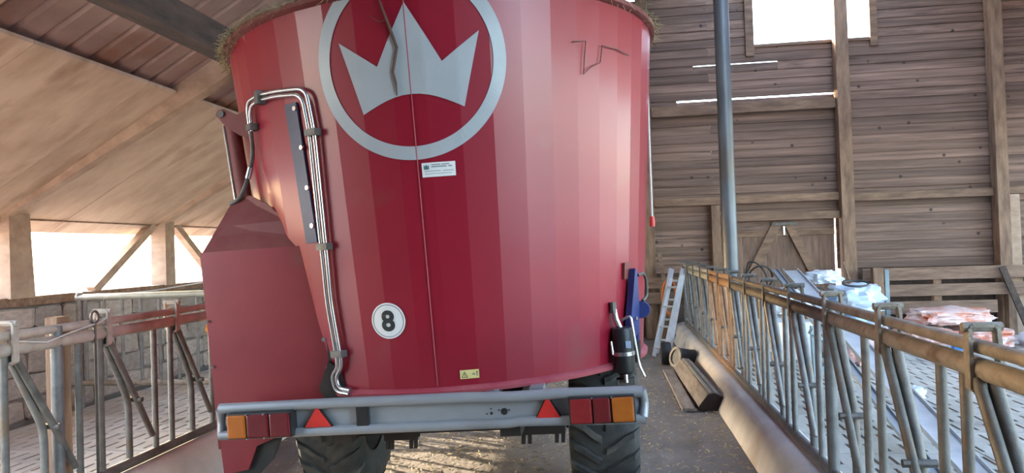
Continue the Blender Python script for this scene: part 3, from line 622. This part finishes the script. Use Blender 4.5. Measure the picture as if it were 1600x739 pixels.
for x in (-0.825, 0.825):
    t_ = obj('tyre', tyre_me, wag, (x, 0, 0.432))
    for sgn in (1, -1):
        for k in range(20):
            o = obj('tread_lug', lugs[sgn], t_); o.rotation_euler = (R_(18 * k + (9 if sgn > 0 else 0)), 0, 0)
    for s_ in (1, -1):
        o = obj('wheel_rim', rim_me, t_); o.scale = (s_, 1, 1)
        if s_ < 0: o.rotation_euler = (0, 0, 0)
# black hydraulic accumulator on the right
cc = cm(56.8, 0.9, 0.062); cx, cy = cc.x, cc.y
acc = body(MB().lathe([(0.0, 0.745), (0.03, 0.745), (0.035, 0.775), (0.054, 0.785), (0.056, 0.80), (0.056, 1.0), (0.05, 1.018), (0.02, 1.024), (0.0, 1.024)], (cx, cy, 0), 'z', 24), 'accumulator', BLACK, None, True)
body(MB().lathe([(0.058, 0.872), (0.0595, 0.873), (0.0595, 0.893), (0.058, 0.894)], (cx, cy, 0), 'z', 24), 'clamp_band', CHROME, acc, True)
body(MB().tube([(cx - 0.012, cy - 0.01, 1.02), (cx - 0.030, cy - 0.015, 1.07), (cx - 0.038, cy - 0.018, 1.155)], [0.016, 0.016, 0.014], 10), 'valve_stem', CHROME, acc, True)
body(MB().tube([(cx - 0.037, cy - 0.018, 1.10), (cx - 0.039, cy - 0.018, 1.158)], 0.018, 8), 'valve_cap', STEELD, acc, True)
body(MB().tube(arcpts([(cx + 0.0, cy - 0.03, 1.06), (cx + 0.05, cy - 0.03, 1.085), (cx + 0.062, cy - 0.035, 0.96), (cx + 0.075, cy - 0.035, 0.82), (cx + 0.10, cy - 0.04, 0.76)], 0.05, 6), 0.007, 8), 'feed_pipe', CHROME, acc, True)
body(MB().tube([(cx - 0.062, cy - 0.012, 0.95), (cx - 0.058, cy - 0.02, 0.88)], 0.009, 8), 'bleed_pipe', CHROME, acc, True)
body(MB().bevbox(cx + 0.012, cx + 0.040, cy - 0.0595, cy - 0.052, 0.915, 0.952, 0.002), 'blue_label', FILMB, acc)
body(MB().bevbox(cx - 0.05, cx + 0.05, cy - 0.03, cy + 0.05, 0.715, 0.748, 0.004), 'accumulator_foot', STEELD)
body(MB().tube([(cx, cy - 0.045, 0.775), (cx, cy - 0.055, 0.735)], 0.012, 10), 'drain_fitting', CHROME, acc, True)
# blue brake winch with crank
N_ = Vector((math.sin(R_(64)), -math.cos(R_(64)), 0)); T_ = Vector((math.cos(R_(64)), math.sin(R_(64)), 0)); P_ = cm(64, 1.1, 0.0); P_.z = 0
def wq(u, z, d): return P_ + T_ * u + N_ * d + Vector((0, 0, z)) + N_ * (Rz(z) - Rz(1.1))
def wprism(poly, d0, d1): return MB().prism(poly, lambda u, v, t: wq(u, v, t), d0, d1)
body(wprism([(-0.06, 1.27), (0.02, 1.27), (0.02, 1.36), (-0.06, 1.36)], 0.0, 0.012), 'winch_mount', RUSTRED)
win = body(wprism([(-0.005, 1.325), (0.025, 1.31), (0.06, 1.10), (0.055, 0.965), (0.02, 0.95), (-0.055, 0.985), (-0.045, 1.08)], 0.015, 0.05), 'brake_winch', BLUE)
body(MB().lathe([(0, -0.02), (0.045, -0.02), (0.05, 0), (0.045, 0.02), (0, 0.02)], wq(0.085, 1.09, 0.05), 'y', 18), 'gear_wheel', BLUE, win, True)
body(MB().tube(arcpts([wq(0.03, 1.285, 0.05), wq(0.085, 1.295, 0.06), wq(0.125, 1.25, 0.06), wq(0.135, 1.16, 0.06), wq(0.075, 1.14, 0.06)], 0.03, 5), 0.009, 8), 'crank_handle', STEELD, win, True)
body(MB().tube([wq(0.065, 1.05, 0.03), wq(0.075, 0.90, 0.03)], 0.016, 10), 'brake_shaft', BLUE, win, True)
body(MB().tube([wq(0.074, 0.92, 0.03), wq(0.08, 0.80, 0.03)], 0.021, 10), 'shaft_grip', BLACK, win, True)
bolt(wq(0.0, 1.05, 0.05), N_, 0.012, 'bolt', CHROME, win)
# hay caught on the rim (too many blades to count)
def blades(n, place, L0, L1, w, seed):
    rnd = random.Random(seed); m = MB()
    for _ in range(n):
        p, d = place(rnd); d = Vector(d).normalized(); L = rnd.uniform(L0, L1); s = d.cross(Vector((rnd.uniform(-1, 1), rnd.uniform(-1, 1), rnd.uniform(-1, 1)))).normalized() * w / 2
        q = Vector(p); mid = q + d * L * 0.5 + Vector((rnd.uniform(-1, 1), rnd.uniform(-1, 1), rnd.uniform(-1, 0.4))) * L * 0.18; e = q + d * L + Vector((0, 0, -L * 0.25))
        m.add([q - s, q + s, mid + s, mid - s, e + s * 0.4, e - s * 0.4], [(0, 1, 2, 3), (3, 2, 4, 5)])
    return m
def hayrim(rnd):
    u = rnd.random()
    a = rnd.gauss(-66, 15) if u < 0.55 else rnd.gauss(-30, 14) if u < 0.72 else rnd.gauss(84, 12) if u < 0.88 else rnd.uniform(-60, 120)
    dn = abs(rnd.gauss(0, 0.03)) if a < -45 else abs(rnd.gauss(0, 0.015))
    q = R_(a); r = RT + 0.012 + rnd.uniform(-0.03, 0.032); p = ROLL @ Vector((r * math.sin(q), -r * math.cos(q), ZT + 0.035 - dn + rnd.uniform(-0.01, 0.012)))
    return p, (rnd.gauss(0, 1) + 0.5 * math.sin(q), rnd.gauss(0, 1) - 0.5 * math.cos(q), rnd.gauss(0.0, 0.8))
hay = blades(1900, hayrim, 0.02, 0.065, 0.0035, 3).build('hay', HAY, None, False, (-0.905, 4.62, 0))
tag(hay, 'dry hay wisps clinging along the top rim of the red drum', 'hay', None, 'stuff')
# twigs stuck to the drum
def on_drum(pts, off=0.012): return [wag.location + ROLL @ cm(a, z, off) for a, z in pts]
tw = MB(); tw.tube(on_drum([(-1.0, 2.70), (0.2, 2.60), (1.2, 2.52), (1.9, 2.46), (1.2, 2.40), (0.6, 2.35), (1.0, 2.30), (1.0, 2.24)]), [0.004, 0.006, 0.008, 0.007, 0.007, 0.007, 0.006, 0.003], 8)
tw.tube(on_drum([(-3.4, 2.62), (-1.4, 2.585), (0.3, 2.59)]), [0.002, 0.002, 0.002], 5)
tag(tw.build('twig', TWIG, None, True), 'brown twig hanging down across the silver crown emblem', 'twig')
tw = MB(); tw.tube(on_drum([(41.6, 2.485), (45.5, 2.497), (45.0, 2.42), (44.7, 2.33), (47, 2.37), (50.1, 2.40), (50.8, 2.49), (54, 2.487), (56.3, 2.49), (62.3, 2.478)]), 0.0028, 6)
tag(tw.build('vine_stem', TWIG, None, True), 'thin crooked dry stem stuck on the pink-lit side of the drum', 'stem')
cdm = empty('cord', (0.285, 5.2, 0)); tag(cdm, 'pale cord with a red end hanging from the drum rim', 'cord')
MB().tube([(-0.10, -0.12, 2.785), (-0.03, -0.03, 2.79), (0.0, 0, 2.70), (0.0, 0, 2.2), (0.0, 0, 1.68)], 0.008, 8).build('cord_line', CORD, cdm, True)
MB().lathe([(0, 1.62), (0.018, 1.62), (0.02, 1.65), (0.016, 1.69), (0, 1.69)], (0, 0, 0), 'z', 12).build('cord_end', CAPR, cdm, True)

# ================================================================== FEED FENCES
FX, LXF = 1.10, -2.93
def feed_fence(label, X, side, y0, y1, heads, mr, mb_, ml, ends=()):
    e = tag(empty('feed_fence', (X, y0, 0)), label, 'fence', 'headlock feed fences')
    L = y1 - y0; a = 1 if side > 0 else -1           # a: +1 aisle lies at -X (right fence), -1 aisle at +X
    ln = -side                                       # direction along Y in which the locking bars lean
    MB().tube([(0, 0, 1.157), (0, L * 0.5, 1.154), (0, L, 1.157)], 0.0225, 12).build('top_rail', mr, e, True)
    MB().tube([(0, 0, 1.088), (0, L, 1.088)], 0.034, 12).build('lower_rail', mr, e, True)
    MB().tube([(0, 0, 0.280), (0, L, 0.280)], 0.030, 12).build('bottom_rail', mb_, e, True)
    for yb in heads:
        y = yb - y0
        lp = [(-0.040 * a, 1.03), (-0.040 * a, 1.222), (0.040 * a, 1.222), (0.047 * a, 1.10), (0.036 * a, 1.035), (0.0, 1.01)]
        pts = arcpts([(p, y, z) for p, z in lp + [lp[0]]], 0.02, 3)
        m = MB()
        for p, q in zip(pts[:-1], pts[1:]):
            if (Vector(q) - Vector(p)).length > 1e-4: m.bar(p, q, 0.034, 0.012, (0, 1, 0)) if False else m.bar(p, q, 0.012, 0.036, (0, 1, 0))
        br = m.build('head_bracket', ml, e)
        MB().tube([(-0.056 * a, y, 1.216), (0.056 * a, y, 1.216)], 0.015, 8).build('bracket_pin', ml, br)
        yk = y + ln * 0.02
        # fixed bar, bent at mid height
        MB().tube(arcpts([(0.018 * a, yk, 1.06), (0.018 * a, yk + ln * 0.215, 0.65), (0.018 * a, yk + ln * 0.215, 0.285)], 0.08, 4), 0.0205, 10).build('bent_bar', mb_, e, True)
        lk = MB().tube([(-0.022 * a, yk - ln * 0.01, 1.06), (-0.022 * a, yk + ln * 0.24, 0.65), (-0.022 * a, yk + ln * 0.385, 0.40)], 0.0185, 10).build('lock_bar', mb_, e, True)
        MB().tube([(-0.06 * a, yk + ln * 0.235, 0.655), (0.06 * a, yk + ln * 0.235, 0.655)], 0.016, 8).build('pivot_bolt', STEELD, lk, True)
        for dy in (0.47, 0.645):
            yy = y + ln * dy
            if 0.03 < yy < L - 0.02: MB().tube([(0, yy, 0.285), (0, yy, 1.08)], 0.0182, 10).build('upright_bar', mb_, e, True)
    for yy in ends: MB().tube([(0, yy - y0, 0.24), (0, yy - y0, 1.13)], 0.03, 12).build('end_post', mb_, e, True)
    return e
H = [2.40 - 0.765 * 2 + 0.765 * k for k in range(15)]          # one head place every 0.765 m
feed_fence('rust-brown headlock feed fence section with the long metal channel lying behind it', FX, 1, 0.9, 3.97, [h for h in H if 1.2 < h < 3.97], RAILN, GALVB, RAILN, (1.0,))
feed_fence('grey-brown middle headlock feed fence section beside the heap of white film', FX, 1, 3.97, 7.03, [h for h in H if 3.97 < h < 7.03], STEELD, GALV, STEELD, (4.01,))
feed_fence('orange-brown headlock feed fence section in front of the grey steel pole', FX, 1, 7.03, 8.56, [h for h in H if 7.03 < h < 8.56], RUST, RUST, STEELD)
feed_fence('pale galvanised headlock feed fence section ending at the leaning ladder', FX, 1, 8.56, 11.62, [h for h in H if 8.56 < h < 11.62], RAILP, GALV, STEELD, (11.60,))
HL = [3.23 + 0.675 * k for k in range(-1, 13)]
f_l = feed_fence('headlock feed fence with a timber support post on the block wall side of the wagon', LXF, -1, 2.2, 6.85, [h for h in HL if 2.3 < h < 6.4], RAILL, GALVB, RAILL, (6.8,))
MB().bevbox(-0.115, -0.04, 3.60 - 2.2, 3.70 - 2.2, 0.0, 1.21, 0.008).build('timber_post', POSTW, f_l)
MB().tube([(0.0, 3.545 - 2.2, 0.24), (0.0, 3.545 - 2.2, 1.17)], 0.03, 12).build('end_post', GALV, f_l, True)
MB().tube([(0.03, 3.80 - 2.2, 0.28), (0.03, 3.80 - 2.2, 1.16)], 0.008, 8).build('latch_rod', STEELD, f_l, True)
MB().tube([(0.03, 3.80 - 2.2 + 0.03 * math.cos(q / 16 * 6.283), 1.19 + 0.035 * math.sin(q / 16 * 6.283)) for q in range(16)], 0.007, 8, closed=True).build('rod_eye', STEELD, f_l, True)
# string on the left fence and cloth
stg = MB().tube([(-2.89, 3.25, 1.125), (-2.88, 3.42, 1.10), (-2.885, 3.60, 1.13), (-2.90, 3.85, 1.16), (-2.90, 3.93, 1.19)], 0.004, 6)
tag(stg.build('twine', CORD, None, True), 'thin loose twine strung along the fence beside the timber post', 'string')
bm = bmesh.new(); gx, gz = 5, 8
vv = [[bm.verts.new((-2.885 + 0.012 * math.sin(i * 2.0 + j), 4.93 + 0.085 * i / gx + 0.02 * math.sin(j * 0.8), 1.10 - 0.15 * j / gz)) for j in range(gz + 1)] for i in range(gx + 1)]
for i in range(gx):
    for j in range(gz): bm.faces.new((vv[i][j], vv[i + 1][j], vv[i + 1][j + 1], vv[i][j + 1]))
ext = bmesh.ops.solidify(bm, geom=bm.faces[:], thickness=0.006)
tag(MB().frombm(bm).build('rag', CLOTH, None, True), 'yellowish rag hung over the feed fence rail beside the wagon chute', 'rag')
# cross gate between the fence and the block wall
cg = tag(empty('cross_gate', (0, 6.95, 0)), 'tubular cross gate with thin uprights in front of the block wall', 'gate')
MB().tube([(-5.50, 0, 1.14), (-3.0, 0, 1.155)], 0.034, 12).build('top_rail', RAILP, cg, True)
MB().tube([(-5.45, 0, 0.26), (-3.0, 0, 0.26)], 0.030, 12).build('bottom_rail', RAILN, cg, True)
for k in range(12):
    x = -5.40 + 0.205 * k
    MB().tube([(x, 0, 0.27), (x, 0, 1.135)], 0.017, 8).build('upright_bar', GALV, cg, True)
for x in (-5.47, -3.0): MB().tube([(x, 0, 0.0), (x, 0, 1.19)], 0.032, 10).build('gate_post', GALV, cg, True)
tag(MB().tube([(-5.592, 7.5, 1.12), (-5.592, 8.4, 1.13), (-5.592, 9.4, 1.17), (-5.592, 10.4, 1.15)], 0.009, 8).build('rope', CORD, None, True), 'pale rope stretched along the top of the block wall', 'rope')

# ================================================================== POLE AND CLUTTER
pl = tag(empty('support_pole', (1.39, 9.0, 0)), 'round grey steel pole supporting the roof behind the feed fence', 'pole')
MB().tube([(0, 0, 0.02), (0, 0, zroof(1.39) - 0.05)], 0.088, 28).build('pole_tube', POLE, pl, True)
MB().bevbox(-0.14, 0.14, -0.14, 0.14, 0, 0.02, 0.004).build('base_plate', STEELD, pl)
# leaning aluminium ladder at the fence end
ld = tag(empty('leaning_ladder', (0, 0, 0)), 'aluminium ladder leaning at the far end of the pale feed fence', 'ladder')
A0, A1 = Vector((0.62, 10.1, 0.02)), Vector((0.93, 10.9, 1.12)); off = Vector((0.16, -0.09, 0))
for s_ in (-1, 1): MB().bar(A0 + off * s_ * 0.5, A1 + off * s_ * 0.5, 0.034, 0.075, (1, 0.5, 0)).build('ladder_rail', ALU, ld)
for k in range(4):
    c = A0.lerp(A1, 0.15 + 0.235 * k); MB().tube([c - off * 0.5, c + off * 0.5], 0.016, 8).build('rung', ALU, ld, True)
ld2 = tag(empty('folded_ladder_section', (0, 0, 0)), 'second narrow aluminium ladder section stacked against the leaning one', 'ladder')
for s_ in (-1, 1): MB().bar(A0 + off * s_ * 0.4 + Vector((-0.06, -0.28, 0)), A1 + off * s_ * 0.4 + Vector((-0.05, -0.28, -0.12)), 0.024, 0.05, (1, 0.5, 0)).build('ladder_rail', ALU, ld2)
for k in range(4):
    c = A0.lerp(A1, 0.1 + 0.24 * k) + Vector((-0.055, -0.28, -0.05 * 0.24 * k)); MB().tube([c - off * 0.4, c + off * 0.4], 0.014, 8).build('rung', ALU, ld2, True)
tag(MB().tube([(0.80 + 0.10 * math.cos(k / 20 * 6.283), 10.80 + 0.05 * math.sin(k / 20 * 6.283), 0.72 + 0.24 * math.sin(k / 20 * 6.283)) for k in range(20)], 0.022, 8, closed=True).build('orange_hoop', ORANGE, None, True), 'orange hoop hanging behind the leaning ladder', 'hoop')
# black reel
rl = tag(empty('cable_reel', (0.80, 8.93, 0.132)), 'black drum-shaped reel with a grey rim lying behind the half-round timber', 'reel'); rl.rotation_euler = (0, R_(12), R_(28))
MB().lathe([(0.0, -0.11), (0.105, -0.11), (0.115, -0.10), (0.115, 0.10), (0.105, 0.11), (0, 0.11)], (0, 0, 0), 'x', 28).build('reel_barrel', BLACK, rl, True)
MB().lathe([(0.085, -0.125), (0.122, -0.125), (0.122, -0.105), (0.085, -0.105), (0.085, -0.125)], (0, 0, 0), 'x', 28).build('reel_rim', STEELD, rl, True)
MB().lathe([(0.085, 0.105), (0.122, 0.105), (0.122, 0.125), (0.085, 0.125), (0.085, 0.105)], (0, 0, 0), 'x', 28).build('reel_rim', STEELD, rl, True)
tag(MB().lathe([(0.03, -0.05), (0.13, -0.06), (0.14, -0.03), (0.14, 0.03), (0.13, 0.06), (0.03, 0.05)], (0.62, 9.30, 0.142), 'x', 24).build('rubber_roller', BLACK, None, True), 'dull black rubber roller behind the black reel', 'roller')
# timber and plank on the aisle floor
tb = tag(empty('squared_timber', (0, 0, 0)), 'heavy squared timber with a dark end lying along the kerb', 'timber')
def along(p0, p1, prof):
    p0, p1 = Vector(p0), Vector(p1); d = (p1 - p0).normalized(); a = Vector((d.y, -d.x, 0)).normalized(); up = a.cross(d).normalized(); up = up if up.z > 0 else -up
    n = len(prof); vs = [p0 + a * u + up * v for u, v in prof] + [p1 + a * u + up * v for u, v in prof]
    return MB().add(vs, [tuple(range(n)), tuple(reversed(range(n, 2 * n)))] + [(i, i + n, (i + 1) % n + n, (i + 1) % n) for i in range(n)])
tprof = [(-0.10, 0.0), (-0.115, 0.04), (-0.03, 0.145), (0.03, 0.155), (0.10, 0.12), (0.105, 0.02), (0.07, 0.0)]
along((0.83, 6.72, 0.005), (0.78, 8.75, 0.005), tprof).build('timber_body', GREYW, tb)
along((0.831, 6.70, 0.006), (0.83, 6.72, 0.006), [(u * 1.01, v * 1.0) for u, v in tprof]).build('timber_end', CHASSIS, tb)  # end face in a much darker colour than the body
for u in (-0.005, 0.045):
    along((0.83 + u, 6.74, 0.158 if u < 0.02 else 0.150), (0.78 + u, 8.7, 0.158 if u < 0.02 else 0.150), [(-0.012, 0), (0.012, 0), (0.012, 0.012), (-0.012, 0.012)]).build('timber_batten', RAILP, tb)
tag(along((0.625, 6.68, 0.006), (0.60, 8.75, 0.006), [(-0.055, 0), (0.055, 0), (0.055, 0.028), (-0.055, 0.028)]).build('loose_plank', GREYW), 'flat grey plank lying on the aisle floor beside the squared timber', 'plank')
# long metal channel behind the fence
def channel(name, label, p0, p1, w, h, t, mt):
    prof = [(-w, 0), (w, 0), (w, h), (w - t, h), (w - t, t), (-w + t, t), (-w + t, h), (-w, h)]
    return tag(along(p0, p1, prof).build(name, mt), label, 'channel')
channel('metal_channel', 'long zinc metal channel leaning from the slatted floor up onto the film heap', (2.00, 4.05, 0.02), (2.03, 8.85, 1.13), 0.085, 0.035, 0.010, ALU)
channel('metal_channel', 'narrower zinc channel lying parallel to the long leaning channel', (1.80, 4.2, 0.02), (1.84, 8.8, 1.15), 0.035, 0.03, 0.008, ZINCD)
# film-wrapped sacks in a heap
def sack_mesh(name, mt, seed, sx, sy, sz, lump=0.16):
    rnd = random.Random(seed); bm = bmesh.new(); bmesh.ops.create_cube(bm, size=1.0)
    bmesh.ops.subdivide_edges(bm, edges=bm.edges[:], cuts=11, use_grid_fill=True)
    from mathutils import noise
    so = Vector((rnd.uniform(0, 50), rnd.uniform(0, 50), rnd.uniform(0, 50)))
    for v in bm.verts:
        p = v.co.copy(); q = p.normalized() * 0.58; c = p.lerp(q, 0.58)
        f_ = 1 + lump * 1.6 * noise.noise(p * 3.2 + so) + lump * 1.2 * noise.noise(p * 8.0 + so)
        c *= f_; z = max(c.z, -0.42)
        v.co = Vector((c.x * sx, c.y * sy, (z + 0.42) * sz))
    return MB().frombm(bm).mesh(name, mt, True)
def sack(name, label, cat, loc, size, mt, seed, rz=0, lump=0.1, group=None, tilt=0):
    o = obj(name, sack_mesh(name, mt, seed, *size, lump), None, loc); o.rotation_euler = (0, R_(tilt), R_(rz)); return tag(o, label, cat, group)
sack('film_bale', 'large white film bale at the bottom of the heap beside the pole', 'bale', (2.16, 9.80, 0.0), (0.70, 0.75, 0.54), FILM, 1, 4, 0.14)
sack('film_bale', 'bluish film bale under the crumpled film sack, toward the plank barrier', 'bale', (3.02, 9.84, 0.0), (0.66, 0.72, 0.55), FILMB, 2, -4, 0.14)
sack('film_sack', 'crumpled blue-white film sack on top of the bluish bale', 'sack', (3.03, 9.80, 0.58), (0.54, 0.55, 0.33), FILMB, 3, 8, 0.2)
sack('film_sack', 'smooth white film sack with a black band on top of the heap', 'sack', (2.29, 9.80, 0.56), (0.62, 0.52, 0.34), FILM, 4, -5, 0.12)
sack('film_sack', 'small white folded film sack topmost between the two bigger sacks', 'sack', (2.68, 9.98, 0.92), (0.36, 0.34, 0.17), FILM, 5, 20, 0.2)
sack('film_sack', 'pink film sack on the slatted floor in front of the bluish bale', 'sack', (2.98, 9.12, 0.0), (0.46, 0.34, 0.46), FILMP, 6, 5, 0.14)
sack('film_scrap', 'small crumpled white film scrap alone on the slatted floor', 'film', (2.72, 7.25, 0.0), (0.17, 0.14, 0.11), FILM, 7, 30, 0.2)
tag(MB().tube([(2.98 + 0.15 * math.cos(k / 24 * 6.283), 9.62 + 0.10 * math.sin(k / 24 * 6.283), 0.925 + 0.03 * math.sin(k / 24 * 6.283)) for k in range(24)], 0.013, 8, closed=True).build('hose_loop', BLACK, None, True), 'black hose loop lying on the crumpled blue-white film sack', 'hose')
tag(MB().tube([(2.02, 9.55, 0.80), (2.10, 9.52, 0.885), (2.33, 9.51, 0.90), (2.56, 9.53, 0.885), (2.63, 9.56, 0.80)], 0.014, 8).build('black_band', BLACK, None, True), 'black band wrapped over the smooth white film sack', 'band')
tag(MB().tube([(3.10, 10.15, 0.80), (3.47, 11.74, 1.12)], 0.022, 8).build('iron_bar', RUST, None, True), 'rusty iron bar reaching from the film heap to the timber post', 'bar')
tb_ = tag(empty('steel_bracket', (2.15, 8.35, 0)), 'teal steel angle frame standing between fence and film heap', 'bracket')
MB().bar((0.0, 0, 0.0), (0.0, 0.05, 0.55), 0.07, 0.07).build('frame_leg', TEAL, tb_)
MB().bar((-0.05, 0.0, 0.50), (0.30, 0.1, 0.28), 0.06, 0.06).build('frame_arm', TEAL, tb_)
MB().bar((0.02, 0.0, 0.05), (0.32, 0.1, 0.30), 0.06, 0.06).build('frame_arm', TEAL, tb_)
# hose coil and ball behind the rails
tag(MB().tube([(1.66 + 0.13 * math.cos(k / 20 * 6.283), 8.62 + 0.03 * math.cos(k / 10 * 6.283), 1.08 + 0.13 * math.sin(k / 20 * 6.283)) for k in range(20)], 0.011, 8, closed=True).build('wire_coil', BLACK, None, True), 'dark wire coil hanging behind the feed fence next to the pole', 'coil')
tag(MB().tube(arcpts([(1.50, 8.75, 1.0), (1.53, 8.70, 1.26), (1.62, 8.65, 1.25), (1.72, 8.6, 1.12), (1.70, 8.6, 0.0)], 0.1, 5), 0.010, 8).build('black_cable', BLACK, None, True), 'bent black cable sticking up between the pole and the metal channel', 'cable')
# orange sacks on the floor in front of the low barrier
for k, (x, y, z, s, rz, lab) in enumerate([(4.19, 10.75, 0.0, (0.58, 0.74, 0.25), 2, 'orange-white wrapped feed sack, lower one toward the steel bar'), (4.90, 10.72, 0.0, (0.60, 0.76, 0.26), -3, 'orange-white wrapped feed sack, lower one toward the slanted board'),
                                           (4.56, 10.85, 0.275, (0.92, 0.66, 0.22), 3, 'orange-white wrapped feed sack lying on top of the two lower ones')]):
    sack('feed_sack', lab, 'sack', (x, y, z), s, SACKO, 20 + k, rz, 0.13, 'wrapped feed sacks')
sack('blue_lid', 'small bright blue plastic lump on the floor in front of the orange sacks', 'plastic', (4.40, 10.22, 0.0), (0.16, 0.1, 0.15), mat('blue_plastic', (0.05, 0.22, 0.55), None, 0.4), 30, 0, 0.05)
sack('white_sack', 'low whitish sack beside the orange sacks on the barrier side', 'sack', (5.44, 10.42, 0.0), (0.30, 0.42, 0.20), FILM, 31, 4, 0.05)
tag(MB().bevbox(3.76, 3.90, 11.33, 11.45, 0.0, 1.04, 0.006).build('timber_stake', POSTW), 'short brown timber stake standing in front of the low barrier', 'stake')
tag(MB().bevbox(3.94, 4.00, 11.40, 11.43, 0.0, 1.01, 0.005).build('steel_bar', TEAL), 'dark blue-grey flat steel bar standing upright beside the timber stake', 'bar')
tag(MB().bar((5.60, 11.54, 1.0), (5.93, 11.5, 0.02), 0.09, 0.03, (0, 1, 0)).build('slanted_board', DARKW), 'dark narrow board leaning slanted against the low barrier', 'board')
tag(MB().bevbox(4.62, 4.76, 11.545, 11.585, 0.29, 0.42, 0.005).build('grey_box', STEELD), 'small square grey box fixed on the lowest barrier plank', 'box')
tag(MB().bar((0.72, 11.50, 1.35), (0.90, 11.45, 0.01), 0.06, 0.02, (0, 1, 0)).build('thin_lath', BOARD), 'thin wooden lath leaning on the plank wall beside the pale fence', 'lath')
# loose straw on the aisle
def strawp(rnd):
    u = rnd.random()
    if u < 0.55: x, y = rnd.uniform(-2.0, 0.4), rnd.uniform(4.6, 9)
    elif u < 0.66: x, y = rnd.gauss(0.70, 0.14), rnd.uniform(2.5, 9)
    else: x, y = rnd.uniform(-2.75, 0.85), rnd.uniform(2, 11.3)
    x = min(0.86, max(-2.72, x)); return (x, y, rnd.uniform(0.006, 0.02)), (rnd.gauss(0, 1), rnd.gauss(0, 1), rnd.uniform(0, 0.25))
tag(blades(6500, strawp, 0.015, 0.055, 0.006, 11).build('straw', STRAW), 'short chopped straw scattered over the feed aisle floor', 'straw', None, 'stuff')
